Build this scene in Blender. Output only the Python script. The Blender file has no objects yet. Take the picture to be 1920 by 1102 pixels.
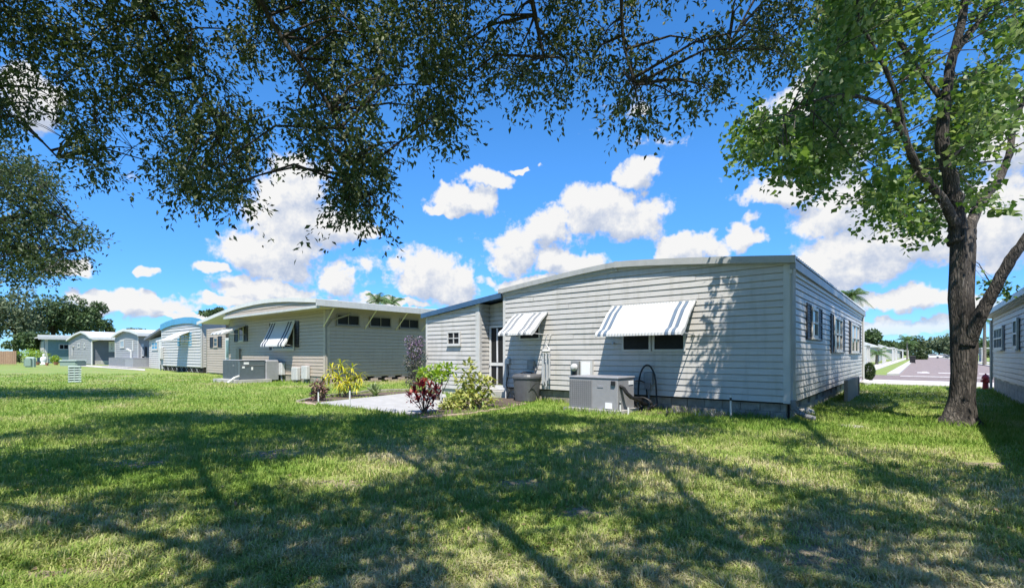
import bpy, bmesh, math, random
import numpy as np
from mathutils import Vector, Matrix

random.seed(7)
rng = np.random.default_rng(11)
C = bpy.context.scene.collection
sc = bpy.context.scene

# ------------------------------------------------------------------ camera
F_PX, HZ, CAM_H, HEAD = 910.0, 664.0, 1.4, math.radians(40.1)
cam = bpy.data.cameras.new('camera')
camo = bpy.data.objects.new('camera', cam)
C.objects.link(camo)
cam.sensor_width = 36.0
cam.lens = 36.0 * F_PX / 1920.0
cam.shift_y = (HZ - 551.0) / 1920.0
cam.clip_end = 3000.0
cam.clip_start = 0.05
camo.location = (0, 0, CAM_H)
camo.rotation_euler = (math.radians(90), 0, HEAD)
sc.camera = camo

FX, FY = -math.sin(HEAD), math.cos(HEAD)
RX, RY = math.cos(HEAD), math.sin(HEAD)


def CF(d, lat, z):
    """distance ahead of the viewpoint, metres to the right, height -> world"""
    return Vector((d * FX + lat * RX, d * FY + lat * RY, z))


def AD(px, py, d):
    return CF(d, d * (px - 960) / F_PX, CAM_H + (HZ - py) / F_PX * d)


def G(px, py):
    return AD(px, py, F_PX * CAM_H / (py - HZ))


def AX(px, py, X):
    u = (px - 960) / F_PX
    return AD(px, py, X / (FX + u * RX))


def AY(px, py, Y):
    u = (px - 960) / F_PX
    return AD(px, py, Y / (FY + u * RY))


def proj(p):
    d = p[0] * FX + p[1] * FY
    l = p[0] * RX + p[1] * RY
    return 960 + F_PX * l / d, HZ - F_PX * (p[2] - CAM_H) / d, d


# ------------------------------------------------------------------ sun, sky, exposure
SUN_DIR = Vector((0.75, -1.0, 2.15)).normalized()       # towards the sun
sunl = bpy.data.lights.new('sun', 'SUN')
sunl.energy = 4.8
sunl.angle = math.radians(0.53)
sunl.color = (1.0, 0.945, 0.86)
suno = bpy.data.objects.new('sun', sunl)
C.objects.link(suno)
suno.rotation_euler = SUN_DIR.to_track_quat('Z', 'Y').to_euler()
suno.location = (0, 0, 60)

world = bpy.data.worlds.new('World')
sc.world = world
world.use_nodes = True
sc.view_settings.view_transform = 'Standard'
sc.view_settings.look = 'None'
sc.view_settings.exposure = 0.85
sc.view_settings.gamma = 1.0
sc.cycles.use_denoising = True
sc.cycles.max_bounces = 5
sc.cycles.diffuse_bounces = 3
sc.cycles.glossy_bounces = 2
sc.cycles.transmission_bounces = 3
sc.cycles.transparent_max_bounces = 8


def px_azel(px, py):
    u, w = (px - 960) / F_PX, (HZ - py) / F_PX
    x, y = FX + u * RX, FY + u * RY
    return math.atan2(x, y), math.atan(w / math.hypot(x, y))


def cloud_group():
    """density of cumulus for a direction given as (azimuth, elevation)"""
    g = bpy.data.node_groups.new('cloud_field', 'ShaderNodeTree')
    g.interface.new_socket('uv', in_out='INPUT', socket_type='NodeSocketVector')
    g.interface.new_socket('density', in_out='OUTPUT', socket_type='NodeSocketFloat')
    N, L = g.nodes, g.links
    gi, go = N.new('NodeGroupInput'), N.new('NodeGroupOutput')

    def vm(op, a, b=None, c=None):
        n = N.new('ShaderNodeVectorMath'); n.operation = op
        for i, v in enumerate((a, b, c)):
            if v is None: continue
            if isinstance(v, tuple): n.inputs[i].default_value = v
            else: L.new(v, n.inputs[i])
        return n

    def m(op, a, b=None, c=None, clamp=False):
        n = N.new('ShaderNodeMath'); n.operation = op; n.use_clamp = clamp
        for i, v in enumerate((a, b, c)):
            if v is None: continue
            if isinstance(v, (int, float)): n.inputs[i].default_value = v
            else: L.new(v, n.inputs[i])
        return n.outputs[0]

    uv = gi.outputs[0]
    w = N.new('ShaderNodeTexNoise'); w.noise_dimensions = '2D'; w.inputs['Scale'].default_value = 9.0; w.inputs['Detail'].default_value = 4
    w.inputs['Roughness'].default_value = 0.62
    L.new(uv, w.inputs['Vector'])
    wv = vm('SUBTRACT', w.outputs['Color'], (0.5, 0.5, 0.5)).outputs[0]
    p = vm('MULTIPLY_ADD', wv, (0.115, 0.085, 0.0), uv).outputs[0]
    lobes = [(560, 350, 55, 48), (548, 398, 95, 60), (525, 468, 95, 62), (605, 425, 75, 42), (655, 437, 42, 22), (500, 545, 100, 22),
             (400, 508, 36, 14), (868, 372, 62, 26), (925, 340, 42, 22), (835, 392, 36, 12), (800, 508, 66, 48), (850, 540, 48, 36),
             (650, 528, 42, 36), (1195, 322, 32, 30), (1125, 392, 78, 50), (1185, 415, 72, 46), (965, 470, 50, 52), (1060, 490, 54, 32),
             (1030, 425, 50, 34), (1290, 465, 62, 26), (1392, 442, 36, 30), (1000, 534, 90, 14), (1532, 140, 46, 62), (1490, 225, 60, 80),
             (1560, 290, 90, 50), (1452, 368, 66, 22), (1600, 385, 120, 52), (1650, 462, 170, 52), (1560, 515, 110, 40), (1850, 410, 130, 95),
             (1900, 250, 120, 80), (1720, 560, 150, 22), (250, 572, 100, 20), (450, 568, 90, 12), (120, 500, 56, 20), (60, 185, 60, 44),
             (740, 566, 70, 10), (1700, 612, 130, 16), (980, 312, 16, 8), (275, 515, 16, 10), (180, 558, 40, 12), (330, 592, 60, 7)]
    acc = None
    for (x, y, rx, ry) in lobes:
        a0, e0 = px_azel(x, y)
        a1, _ = px_azel(x - rx, y); a2, _ = px_azel(x + rx, y)
        _, e1 = px_azel(x, y - ry); _, e2 = px_azel(x, y + ry)
        ra, re = abs(a2 - a1) / 2 * 1.04, abs(e1 - e2) / 2 * 1.04
        q = vm('MULTIPLY_ADD', p, (1 / ra, 1 / re, 0), (-a0 / ra, -e0 / re, 0)).outputs[0]
        dd = vm('DOT_PRODUCT', q, q).outputs['Value']
        acc = dd if acc is None else m('SMOOTH_MIN', acc, dd, 0.35)
    lob = m('SUBTRACT', 1.0, acc)
    lob = m('MAXIMUM', lob, -1.2)
    # other clouds of the same kind all round, thicker towards the horizon
    sp = vm('MULTIPLY', uv, (2.1, 4.6, 1.0)).outputs[0]
    sp = vm('ADD', sp, (3.7, 1.9, 0.0)).outputs[0]
    bg = N.new('ShaderNodeTexNoise'); bg.noise_dimensions = '2D'; bg.inputs['Scale'].default_value = 1.6; bg.inputs['Detail'].default_value = 5
    bg.inputs['Roughness'].default_value = 0.55
    L.new(sp, bg.inputs['Vector'])
    sep = N.new('ShaderNodeSeparateXYZ'); L.new(uv, sep.inputs[0])
    cov = m('MULTIPLY', sep.outputs[1], -0.22)
    bgd = m('ADD', bg.outputs['Fac'], cov)
    bgd = m('MULTIPLY_ADD', bgd, 7.0, -4.35)
    lob = m('SMOOTH_MAX', lob, bgd, 0.3)
    f = N.new('ShaderNodeTexNoise'); f.noise_dimensions = '2D'; f.inputs['Scale'].default_value = 26.0; f.inputs['Detail'].default_value = 6
    f.inputs['Roughness'].default_value = 0.66
    L.new(uv, f.inputs['Vector'])
    fd = m('MULTIPLY_ADD', f.outputs['Fac'], 1.9, -0.95)
    L.new(m('ADD', lob, fd), go.inputs[0])
    return g


def build_world():
    nt = world.node_tree
    N, L = nt.nodes, nt.links
    N.clear()
    out = N.new('ShaderNodeOutputWorld')
    bgn = N.new('ShaderNodeBackground')
    sky = N.new('ShaderNodeTexSky'); sky.sky_type = 'NISHITA'; sky.sun_disc = False
    sky.sun_elevation = math.asin(SUN_DIR.z)
    sky.sun_rotation = math.atan2(SUN_DIR.x, SUN_DIR.y)
    sky.air_density = 1.0; sky.dust_density = 0.1; sky.ozone_density = 2.2
    hs = N.new('ShaderNodeHueSaturation'); hs.inputs['Saturation'].default_value = 1.12; hs.inputs['Value'].default_value = 1.0
    hs.inputs['Hue'].default_value = 0.5
    tint = N.new('ShaderNodeMix'); tint.data_type = 'RGBA'; tint.blend_type = 'MULTIPLY'; tint.inputs[0].default_value = 1.0
    tint.inputs[7].default_value = (0.66, 0.90, 1.15, 1)
    L.new(sky.outputs[0], tint.inputs[6]); L.new(tint.outputs[2], hs.inputs['Color'])
    tc = N.new('ShaderNodeTexCoord')
    sep = N.new('ShaderNodeSeparateXYZ'); L.new(tc.outputs['Generated'], sep.inputs[0])

    def m(op, a, b=None, c=None, clamp=False):
        n = N.new('ShaderNodeMath'); n.operation = op; n.use_clamp = clamp
        for i, v in enumerate((a, b, c)):
            if v is None: continue
            if isinstance(v, (int, float)): n.inputs[i].default_value = v
            else: L.new(v, n.inputs[i])
        return n.outputs[0]
    az = m('ARCTAN2', sep.outputs[0], sep.outputs[1])
    el = m('ARCSINE', sep.outputs[2])
    cmb = N.new('ShaderNodeCombineXYZ'); L.new(az, cmb.inputs[0]); L.new(el, cmb.inputs[1])
    grp = cloud_group()
    g1 = N.new('ShaderNodeGroup'); g1.node_tree = grp; L.new(cmb.outputs[0], g1.inputs[0])
    off = N.new('ShaderNodeVectorMath'); off.operation = 'ADD'; off.inputs[1].default_value = (-0.012, 0.03, 0)
    L.new(cmb.outputs[0], off.inputs[0])
    g2 = N.new('ShaderNodeGroup'); g2.node_tree = grp; L.new(off.outputs[0], g2.inputs[0])
    mask = N.new('ShaderNodeMapRange'); mask.interpolation_type = 'SMOOTHSTEP'
    mask.inputs['From Min'].default_value = -0.28; mask.inputs['From Max'].default_value = 0.42
    L.new(g1.outputs[0], mask.inputs['Value'])
    above = N.new('ShaderNodeMapRange'); above.inputs['From Min'].default_value = -0.01; above.inputs['From Max'].default_value = 0.06
    L.new(el, above.inputs['Value'])
    mk = m('MULTIPLY', mask.outputs[0], above.outputs[0])
    dif = m('SUBTRACT', g1.outputs[0], g2.outputs[0])
    lit = m('MULTIPLY_ADD', dif, 0.42, 0.66)
    deep = m('MULTIPLY_ADD', g2.outputs[0], -0.13, 0.10)
    lit = m('ADD', lit, deep, clamp=True)
    cr = N.new('ShaderNodeValToRGB')
    cr.color_ramp.elements[0].position = 0.12; cr.color_ramp.elements[0].color = (0.46, 0.55, 0.74, 1)
    cr.color_ramp.elements[1].position = 0.88; cr.color_ramp.elements[1].color = (1.0, 1.0, 1.0, 1)
    e = cr.color_ramp.elements.new(0.48); e.color = (0.64, 0.71, 0.86, 1)
    L.new(lit, cr.inputs[0])
    cs = N.new('ShaderNodeVectorMath'); cs.operation = 'SCALE'; cs.inputs['Scale'].default_value = 4.35
    L.new(cr.outputs[0], cs.inputs[0])
    # clear humid air low down: a little deeper blue than the model sky gives
    hz_ = N.new('ShaderNodeMapRange'); hz_.interpolation_type = 'SMOOTHSTEP'; hz_.inputs['From Max'].default_value = 0.42
    L.new(el, hz_.inputs['Value'])
    low = N.new('ShaderNodeMix'); low.data_type = 'RGBA'; low.inputs[6].default_value = (0.46, 0.62, 0.85, 1); low.inputs[7].default_value = (1, 1, 1, 1)
    L.new(hz_.outputs[0], low.inputs[0])
    sm = N.new('ShaderNodeMix'); sm.data_type = 'RGBA'; sm.blend_type = 'MULTIPLY'; sm.inputs[0].default_value = 1.0
    L.new(hs.outputs[0], sm.inputs[6]); L.new(low.outputs[2], sm.inputs[7])
    mx = N.new('ShaderNodeMix'); mx.data_type = 'RGBA'
    L.new(mk, mx.inputs['Factor']); L.new(sm.outputs[2], mx.inputs[6]); L.new(cs.outputs[0], mx.inputs[7])
    L.new(mx.outputs[2], bgn.inputs['Color'])
    bgn.inputs['Strength'].default_value = 0.118
    L.new(bgn.outputs[0], out.inputs[0])
    world.cycles.sampling_method = 'NONE'


build_world()

# ------------------------------------------------------------------ materials
MATS = {}


def mat(name, col, rough=0.6, var=0.12, scale=8.0, bump=0.0, bscale=60.0, metal=0.0, spec=0.5, obj=True, stretch=None, col2=None, dirt=0.0):
    if name in MATS: return MATS[name]
    m = bpy.data.materials.new(name); m.use_nodes = True
    N, L = m.node_tree.nodes, m.node_tree.links
    b = N['Principled BSDF']
    b.inputs['Roughness'].default_value = rough
    b.inputs['Metallic'].default_value = metal
    b.inputs['Specular IOR Level'].default_value = spec
    geo = N.new('ShaderNodeNewGeometry')
    vec = geo.outputs['Position']
    if stretch:
        mp = N.new('ShaderNodeMapping'); mp.inputs['Scale'].default_value = stretch
        L.new(vec, mp.inputs['Vector']); vec = mp.outputs[0]
    n = N.new('ShaderNodeTexNoise'); n.inputs['Scale'].default_value = scale; n.inputs['Detail'].default_value = 5
    n.inputs['Roughness'].default_value = 0.65
    L.new(vec, n.inputs['Vector'])
    c2 = col2 or tuple(max(0, c * (1 - var * 2)) for c in col)
    c1 = tuple(min(1, c * (1 + var * 0.6)) for c in col)
    r = N.new('ShaderNodeValToRGB')
    r.color_ramp.elements[0].position = 0.28; r.color_ramp.elements[0].color = (*c2, 1)
    r.color_ramp.elements[1].position = 0.66; r.color_ramp.elements[1].color = (*c1, 1)
    L.new(n.outputs['Fac'], r.inputs[0])
    colout = r.outputs[0]
    oi = N.new('ShaderNodeObjectInfo')
    hv = N.new('ShaderNodeHueSaturation')
    mr = N.new('ShaderNodeMapRange'); mr.inputs['To Min'].default_value = 1 - var * 0.5; mr.inputs['To Max'].default_value = 1 + var * 0.35
    L.new(oi.outputs['Random'], mr.inputs['Value']); L.new(mr.outputs[0], hv.inputs['Value']); L.new(colout, hv.inputs['Color'])
    colout = hv.outputs[0]
    if dirt:
        n2 = N.new('ShaderNodeTexNoise'); n2.inputs['Scale'].default_value = 1.3; n2.inputs['Detail'].default_value = 8
        mp2 = N.new('ShaderNodeMapping'); mp2.inputs['Scale'].default_value = (6, 6, 0.8)
        L.new(geo.outputs['Position'], mp2.inputs['Vector']); L.new(mp2.outputs[0], n2.inputs['Vector'])
        mr2 = N.new('ShaderNodeMapRange'); mr2.inputs['From Min'].default_value = 0.5; mr2.inputs['From Max'].default_value = 0.8
        mr2.inputs['To Max'].default_value = dirt
        L.new(n2.outputs['Fac'], mr2.inputs['Value'])
        mx = N.new('ShaderNodeMix'); mx.data_type = 'RGBA'; mx.inputs[7].default_value = (col[0] * .5, col[1] * .5, col[2] * .42, 1)
        L.new(mr2.outputs[0], mx.inputs[0]); L.new(colout, mx.inputs[6]); colout = mx.outputs[2]
    L.new(colout, b.inputs['Base Color'])
    if bump:
        nb = N.new('ShaderNodeTexNoise'); nb.inputs['Scale'].default_value = bscale; nb.inputs['Detail'].default_value = 6
        L.new(vec, nb.inputs['Vector'])
        bp = N.new('ShaderNodeBump'); bp.inputs['Strength'].default_value = bump; bp.inputs['Distance'].default_value = 0.02
        L.new(nb.outputs['Fac'], bp.inputs['Height']); L.new(bp.outputs[0], b.inputs['Normal'])
    MATS[name] = m
    return m


def furrow(name, strength=0.65):
    m = MATS[name]; N, L = m.node_tree.nodes, m.node_tree.links
    b = N['Principled BSDF']; geo = N.new('ShaderNodeNewGeometry')
    mp = N.new('ShaderNodeMapping'); mp.inputs['Scale'].default_value = (24, 24, 3.4)
    L.new(geo.outputs['Position'], mp.inputs['Vector'])
    nz = N.new('ShaderNodeTexNoise'); nz.inputs['Scale'].default_value = 1.2; nz.inputs['Detail'].default_value = 3
    L.new(mp.outputs[0], nz.inputs['Vector'])
    ad = N.new('ShaderNodeVectorMath'); ad.operation = 'MULTIPLY_ADD'; ad.inputs[1].default_value = (1.4, 1.4, 1.4)
    L.new(nz.outputs['Color'], ad.inputs[0]); L.new(mp.outputs[0], ad.inputs[2])
    v = N.new('ShaderNodeTexVoronoi'); v.feature = 'DISTANCE_TO_EDGE'; v.inputs['Scale'].default_value = 1.0
    L.new(ad.outputs[0], v.inputs['Vector'])
    r = N.new('ShaderNodeMapRange'); r.inputs['From Max'].default_value = 0.28; L.new(v.outputs['Distance'], r.inputs['Value'])
    bp = N.new('ShaderNodeBump'); bp.inputs['Strength'].default_value = strength; bp.inputs['Distance'].default_value = 0.04
    L.new(r.outputs[0], bp.inputs['Height'])
    old = b.inputs['Normal'].links[0].from_socket if b.inputs['Normal'].links else None
    if old: L.new(old, bp.inputs['Normal'])
    L.new(bp.outputs[0], b.inputs['Normal'])
    src = b.inputs['Base Color'].links[0].from_socket
    mx = N.new('ShaderNodeMix'); mx.data_type = 'RGBA'; mx.blend_type = 'MULTIPLY'; mx.inputs[0].default_value = 1.0
    cr = N.new('ShaderNodeValToRGB'); cr.color_ramp.elements[0].color = (.5, .48, .46, 1); cr.color_ramp.elements[1].color = (1.2, 1.18, 1.15, 1)
    L.new(r.outputs[0], cr.inputs[0]); L.new(src, mx.inputs[6]); L.new(cr.outputs[0], mx.inputs[7]); L.new(mx.outputs[2], b.inputs['Base Color'])


def leafmat(name, cols, trans=0.35, rough=0.45, spec=0.4):
    """leaf: colour varies leaf by leaf; light passes through"""
    m = bpy.data.materials.new(name); m.use_nodes = True
    N, L = m.node_tree.nodes, m.node_tree.links
    b = N['Principled BSDF']; out = N['Material Output']
    geo = N.new('ShaderNodeNewGeometry')
    oi = N.new('ShaderNodeObjectInfo')
    ad = N.new('ShaderNodeMath'); ad.operation = 'ADD'
    L.new(geo.outputs['Random Per Island'], ad.inputs[0]); L.new(oi.outputs['Random'], ad.inputs[1])
    fr = N.new('ShaderNodeMath'); fr.operation = 'FRACT'; L.new(ad.outputs[0], fr.inputs[0])
    r = N.new('ShaderNodeValToRGB')
    els = r.color_ramp.elements
    els[0].position = 0.0; els[0].color = (*cols[0], 1)
    els[1].position = 1.0; els[1].color = (*cols[-1], 1)
    for i, c in enumerate(cols[1:-1]):
        e = els.new((i + 1) / (len(cols) - 1)); e.color = (*c, 1)
    L.new(fr.outputs[0], r.inputs[0])
    L.new(r.outputs[0], b.inputs['Base Color'])
    b.inputs['Roughness'].default_value = rough
    b.inputs['Specular IOR Level'].default_value = spec
    tr = N.new('ShaderNodeBsdfTranslucent')
    hs = N.new('ShaderNodeHueSaturation'); hs.inputs['Saturation'].default_value = 1.15; hs.inputs['Value'].default_value = 1.6
    hs.inputs['Hue'].default_value = 0.485
    L.new(r.outputs[0], hs.inputs['Color']); L.new(hs.outputs[0], tr.inputs['Color'])
    mx = N.new('ShaderNodeMixShader'); mx.inputs[0].default_value = trans
    L.new(b.outputs[0], mx.inputs[1]); L.new(tr.outputs[0], mx.inputs[2]); L.new(mx.outputs[0], out.inputs['Surface'])
    MATS[name] = m
    return m


def glassmat(name, col=(0.012, 0.014, 0.016), rough=0.06):
    return mat(name, col, rough, var=0.2, scale=1.5, spec=0.6)


def lawn_nodes(N, L):
    """colour of the turf at a place: green with straw-coloured dry patches"""
    geo = N.new('ShaderNodeNewGeometry')
    flat = N.new('ShaderNodeVectorMath'); flat.operation = 'MULTIPLY'; flat.inputs[1].default_value = (1, 1, 0)
    L.new(geo.outputs['Position'], flat.inputs[0])
    a = N.new('ShaderNodeTexNoise'); a.inputs['Scale'].default_value = 0.42; a.inputs['Detail'].default_value = 6; a.inputs['Roughness'].default_value = 0.6
    L.new(flat.outputs[0], a.inputs['Vector'])
    b = N.new('ShaderNodeTexNoise'); b.inputs['Scale'].default_value = 2.6; b.inputs['Detail'].default_value = 5
    L.new(flat.outputs[0], b.inputs['Vector'])
    # the turf is thinner and drier near the viewpoint (under the oak)
    dist = N.new('ShaderNodeVectorMath'); dist.operation = 'DISTANCE'; dist.inputs[1].default_value = (0.9, 3.2, 0)
    L.new(flat.outputs[0], dist.inputs[0])
    dm = N.new('ShaderNodeMapRange'); dm.inputs['From Min'].default_value = 1.0; dm.inputs['From Max'].default_value = 8.5
    dm.inputs['To Min'].default_value = 0.095; dm.inputs['To Max'].default_value = -0.13
    L.new(dist.outputs['Value'], dm.inputs['Value'])
    s = N.new('ShaderNodeMath'); s.operation = 'MULTIPLY_ADD'; s.inputs[1].default_value = 0.38
    L.new(b.outputs['Fac'], s.inputs[0]); L.new(a.outputs['Fac'], s.inputs[2])
    s2 = N.new('ShaderNodeMath'); s2.operation = 'ADD'; L.new(s.outputs[0], s2.inputs[0]); L.new(dm.outputs[0], s2.inputs[1])
    return s2.outputs[0], geo


def lawnmat(name, blades):
    m = bpy.data.materials.new(name); m.use_nodes = True
    N, L = m.node_tree.nodes, m.node_tree.links
    b = N['Principled BSDF']; out = N['Material Output']
    dry, geo = lawn_nodes(N, L)
    r = N.new('ShaderNodeValToRGB'); els = r.color_ramp.elements
    if blades:
        stops = [(0.48, (0.175, 0.285, 0.042)), (0.63, (0.275, 0.36, 0.075)), (0.74, (0.41, 0.425, 0.155)), (0.86, (0.56, 0.50, 0.31))]
    else:
        stops = [(0.48, (0.175, 0.255, 0.05)), (0.63, (0.235, 0.28, 0.072)), (0.76, (0.28, 0.245, 0.125)), (0.90, (0.33, 0.26, 0.175))]
    els[0].position, els[0].color = stops[0][0], (*stops[0][1], 1)
    els[1].position, els[1].color = stops[-1][0], (*stops[-1][1], 1)
    for p, c in stops[1:-1]:
        e = els.new(p); e.color = (*c, 1)
    if blades:
        ri = N.new('ShaderNodeMath'); ri.operation = 'MULTIPLY_ADD'; ri.inputs[1].default_value = 0.26; 
        L.new(geo.outputs['Random Per Island'], ri.inputs[0])
        sb = N.new('ShaderNodeMath'); sb.operation = 'SUBTRACT'; sb.inputs[1].default_value = 0.13
        L.new(dry, sb.inputs[0]); L.new(sb.outputs[0], ri.inputs[2])
        L.new(ri.outputs[0], r.inputs[0])
    else:
        fn = N.new('ShaderNodeTexNoise'); fn.inputs['Scale'].default_value = 55; fn.inputs['Detail'].default_value = 4
        L.new(geo.outputs['Position'], fn.inputs['Vector'])
        ad = N.new('ShaderNodeMath'); ad.operation = 'MULTIPLY_ADD'; ad.inputs[1].default_value = 0.30
        L.new(fn.outputs['Fac'], ad.inputs[0])
        sb = N.new('ShaderNodeMath'); sb.operation = 'SUBTRACT'; sb.inputs[1].default_value = 0.15
        L.new(dry, sb.inputs[0]); L.new(sb.outputs[0], ad.inputs[2])
        L.new(ad.outputs[0], r.inputs[0])
        bp = N.new('ShaderNodeBump'); bp.inputs['Strength'].default_value = 0.6; bp.inputs['Distance'].default_value = 0.03
        L.new(fn.outputs['Fac'], bp.inputs['Height']); L.new(bp.outputs[0], b.inputs['Normal'])
    L.new(r.outputs[0], b.inputs['Base Color'])
    b.inputs['Roughness'].default_value = 0.6
    b.inputs['Specular IOR Level'].default_value = 0.25
    if blades:
        tr = N.new('ShaderNodeBsdfTranslucent'); L.new(r.outputs[0], tr.inputs['Color'])
        mx = N.new('ShaderNodeMixShader'); mx.inputs[0].default_value = 0.35
        L.new(b.outputs[0], mx.inputs[1]); L.new(tr.outputs[0], mx.inputs[2]); L.new(mx.outputs[0], out.inputs['Surface'])
    MATS[name] = m
    return m


mat('white_siding', (0.475, 0.458, 0.43), 0.42, var=0.05, scale=3, bump=0.05, bscale=30, stretch=(1, 1, 6), dirt=0.4)
mat('white_trim', (0.50, 0.495, 0.475), 0.4, var=0.05, scale=4, dirt=0.2)
mat('fascia_metal', (0.36, 0.365, 0.355), 0.38, var=0.08, scale=3, dirt=0.35)
mat('roof_metal', (0.45, 0.455, 0.45), 0.4, var=0.1, scale=2, dirt=0.3)
mat('white_roof', (0.60, 0.60, 0.585), 0.5, var=0.05, scale=2, dirt=0.15)
mat('blue_roof', (0.045, 0.10, 0.19), 0.4, var=0.12, scale=4)
mat('bright_blue', (0.07, 0.27, 0.46), 0.45, var=0.1, scale=4)
mat('eave_grey', (0.25, 0.26, 0.265), 0.4, var=0.08, dirt=0.3)
mat('awning_white', (0.52, 0.525, 0.52), 0.35, var=0.03, scale=5)
mat('awning_blue', (0.11, 0.155, 0.215), 0.4, var=0.1, scale=5)
mat('awning_grey', (0.17, 0.185, 0.20), 0.4, var=0.1, scale=5)
mat('awning_dark', (0.035, 0.04, 0.06), 0.4, var=0.1, scale=5)
mat('black_shutter', (0.018, 0.02, 0.024), 0.5, var=0.2)
mat('blue_shutter', (0.07, 0.27, 0.44), 0.5, var=0.1)
mat('beige_siding', (0.40, 0.335, 0.275), 0.5, var=0.05, scale=3, bump=0.05, bscale=30, stretch=(1, 1, 6), dirt=0.2)
mat('beige_trim', (0.44, 0.38, 0.32), 0.5, var=0.06)
mat('brown_trim', (0.22, 0.20, 0.17), 0.5, var=0.08)
mat('cream_metal', (0.60, 0.56, 0.42), 0.45, var=0.08)
mat('grey_siding', (0.29, 0.295, 0.30), 0.55, var=0.06, scale=3)
mat('slate_siding', (0.13, 0.14, 0.165), 0.55, var=0.06, scale=3)
mat('teal_siding', (0.16, 0.25, 0.27), 0.55, var=0.06, scale=3)
mat('tan_siding', (0.48, 0.44, 0.40), 0.55, var=0.06, scale=3)
mat('pinkish_siding', (0.58, 0.535, 0.50), 0.5, var=0.05, scale=3, dirt=0.2)
mat('concrete', (0.40, 0.385, 0.355), 0.85, var=0.14, scale=3, bump=0.25, bscale=80, dirt=0.35)
mat('block', (0.30, 0.275, 0.235), 0.9, var=0.22, scale=6, bump=0.5, bscale=70, dirt=0.5)
mat('pale_block', (0.44, 0.415, 0.37), 0.9, var=0.18, scale=6, bump=0.4, bscale=70)
mat('pink_brick', (0.46, 0.35, 0.29), 0.9, var=0.15, scale=6, bump=0.4, bscale=70)
mat('patio_concrete', (0.37, 0.365, 0.355), 0.85, var=0.1, scale=3, bump=0.25, bscale=80, dirt=0.25)
mat('dark_gap', (0.02, 0.018, 0.016), 0.9)  # near-black, stands in for shade in gaps and hollows
mat('ac_grey', (0.27, 0.268, 0.275), 0.45, var=0.07, scale=5, bump=0.04, bscale=200)
mat('ac_grill', (0.19, 0.19, 0.195), 0.55, var=0.1, scale=30)
mat('ac_top', (0.27, 0.27, 0.285), 0.4, var=0.07)
mat('ac_slate', (0.095, 0.12, 0.135), 0.45, var=0.08)
mat('duct_grey', (0.27, 0.275, 0.285), 0.5, var=0.08)
mat('white_label', (0.75, 0.75, 0.75), 0.5, var=0.08, scale=40)
mat('bin_plastic', (0.095, 0.097, 0.10), 0.45, var=0.1)
mat('black_rubber', (0.015, 0.015, 0.016), 0.55, var=0.2)
mat('grey_box', (0.22, 0.23, 0.23), 0.5, var=0.1)
mat('pipe_white', (0.6, 0.6, 0.58), 0.4, var=0.05)
mat('metal_pale', (0.55, 0.55, 0.55), 0.35, var=0.08, metal=0.3)
mat('dish_grey', (0.48, 0.48, 0.47), 0.5, var=0.1)
mat('green_hose', (0.05, 0.35, 0.18), 0.4)
mat('red_paint', (0.42, 0.02, 0.035), 0.35, var=0.1)
mat('road', (0.23, 0.185, 0.175), 0.9, var=0.18, scale=2, bump=0.2, bscale=120)
mat('road_line', (0.72, 0.70, 0.67), 0.8, var=0.2, scale=4)
mat('sidewalk', (0.46, 0.44, 0.42), 0.9, var=0.08, scale=2)
mat('mulch', (0.13, 0.095, 0.07), 0.95, var=0.4, scale=25, bump=0.9, bscale=45)
mat('sandy', (0.27, 0.215, 0.15), 0.95, var=0.25, scale=14, bump=0.8, bscale=60, col2=(0.15, 0.145, 0.07))
mat('edging', (0.36, 0.27, 0.20), 0.9, var=0.25, scale=15, bump=0.4)
mat('white_stone', (0.62, 0.60, 0.56), 0.85, var=0.2, scale=15, bump=0.3)
mat('wood_fence', (0.30, 0.19, 0.12), 0.85, var=0.2, scale=10)
mat('tan_panel', (0.40, 0.33, 0.27), 0.75, var=0.12, scale=6)
mat('pale_green', (0.34, 0.42, 0.37), 0.5, var=0.08)
mat('green_box', (0.20, 0.27, 0.22), 0.5, var=0.1)
mat('oak_bark', (0.055, 0.047, 0.040), 0.95, var=0.35, scale=9, bump=0.9, bscale=30, stretch=(1, 1, .4))
mat('grey_bark', (0.098, 0.086, 0.074), 0.95, var=0.5, scale=7, bump=1.0, bscale=26, stretch=(1, 1, .22))
furrow('grey_bark'); furrow('oak_bark')
mat('palm_bark', (0.22, 0.19, 0.15), 0.9, var=0.25, scale=9, bump=0.6)
mat('stem', (0.16, 0.13, 0.08), 0.8, var=0.2)
mat('car_white', (0.75, 0.75, 0.75), 0.25, var=0.02)
mat('car_dark', (0.10, 0.11, 0.13), 0.25, var=0.02)
mat('terracotta', (0.34, 0.15, 0.09), 0.8)
mat('statue', (0.66, 0.66, 0.66), 0.8)
glassmat('glass_dark')
mat('screen_dark', (0.02, 0.021, 0.022), 0.55, var=0.2, scale=30, spec=0.15)
mat('curtain', (0.55, 0.55, 0.56), 0.8, var=0.3, scale=30, stretch=(1, 1, .05))
mat('glass_pale', (0.30, 0.33, 0.36), 0.12, var=0.25, scale=2.0)
mat('glass_teal', (0.16, 0.24, 0.22), 0.15, var=0.25, scale=2.0)
mat('door_white', (0.56, 0.565, 0.56), 0.4, var=0.04)

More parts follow.
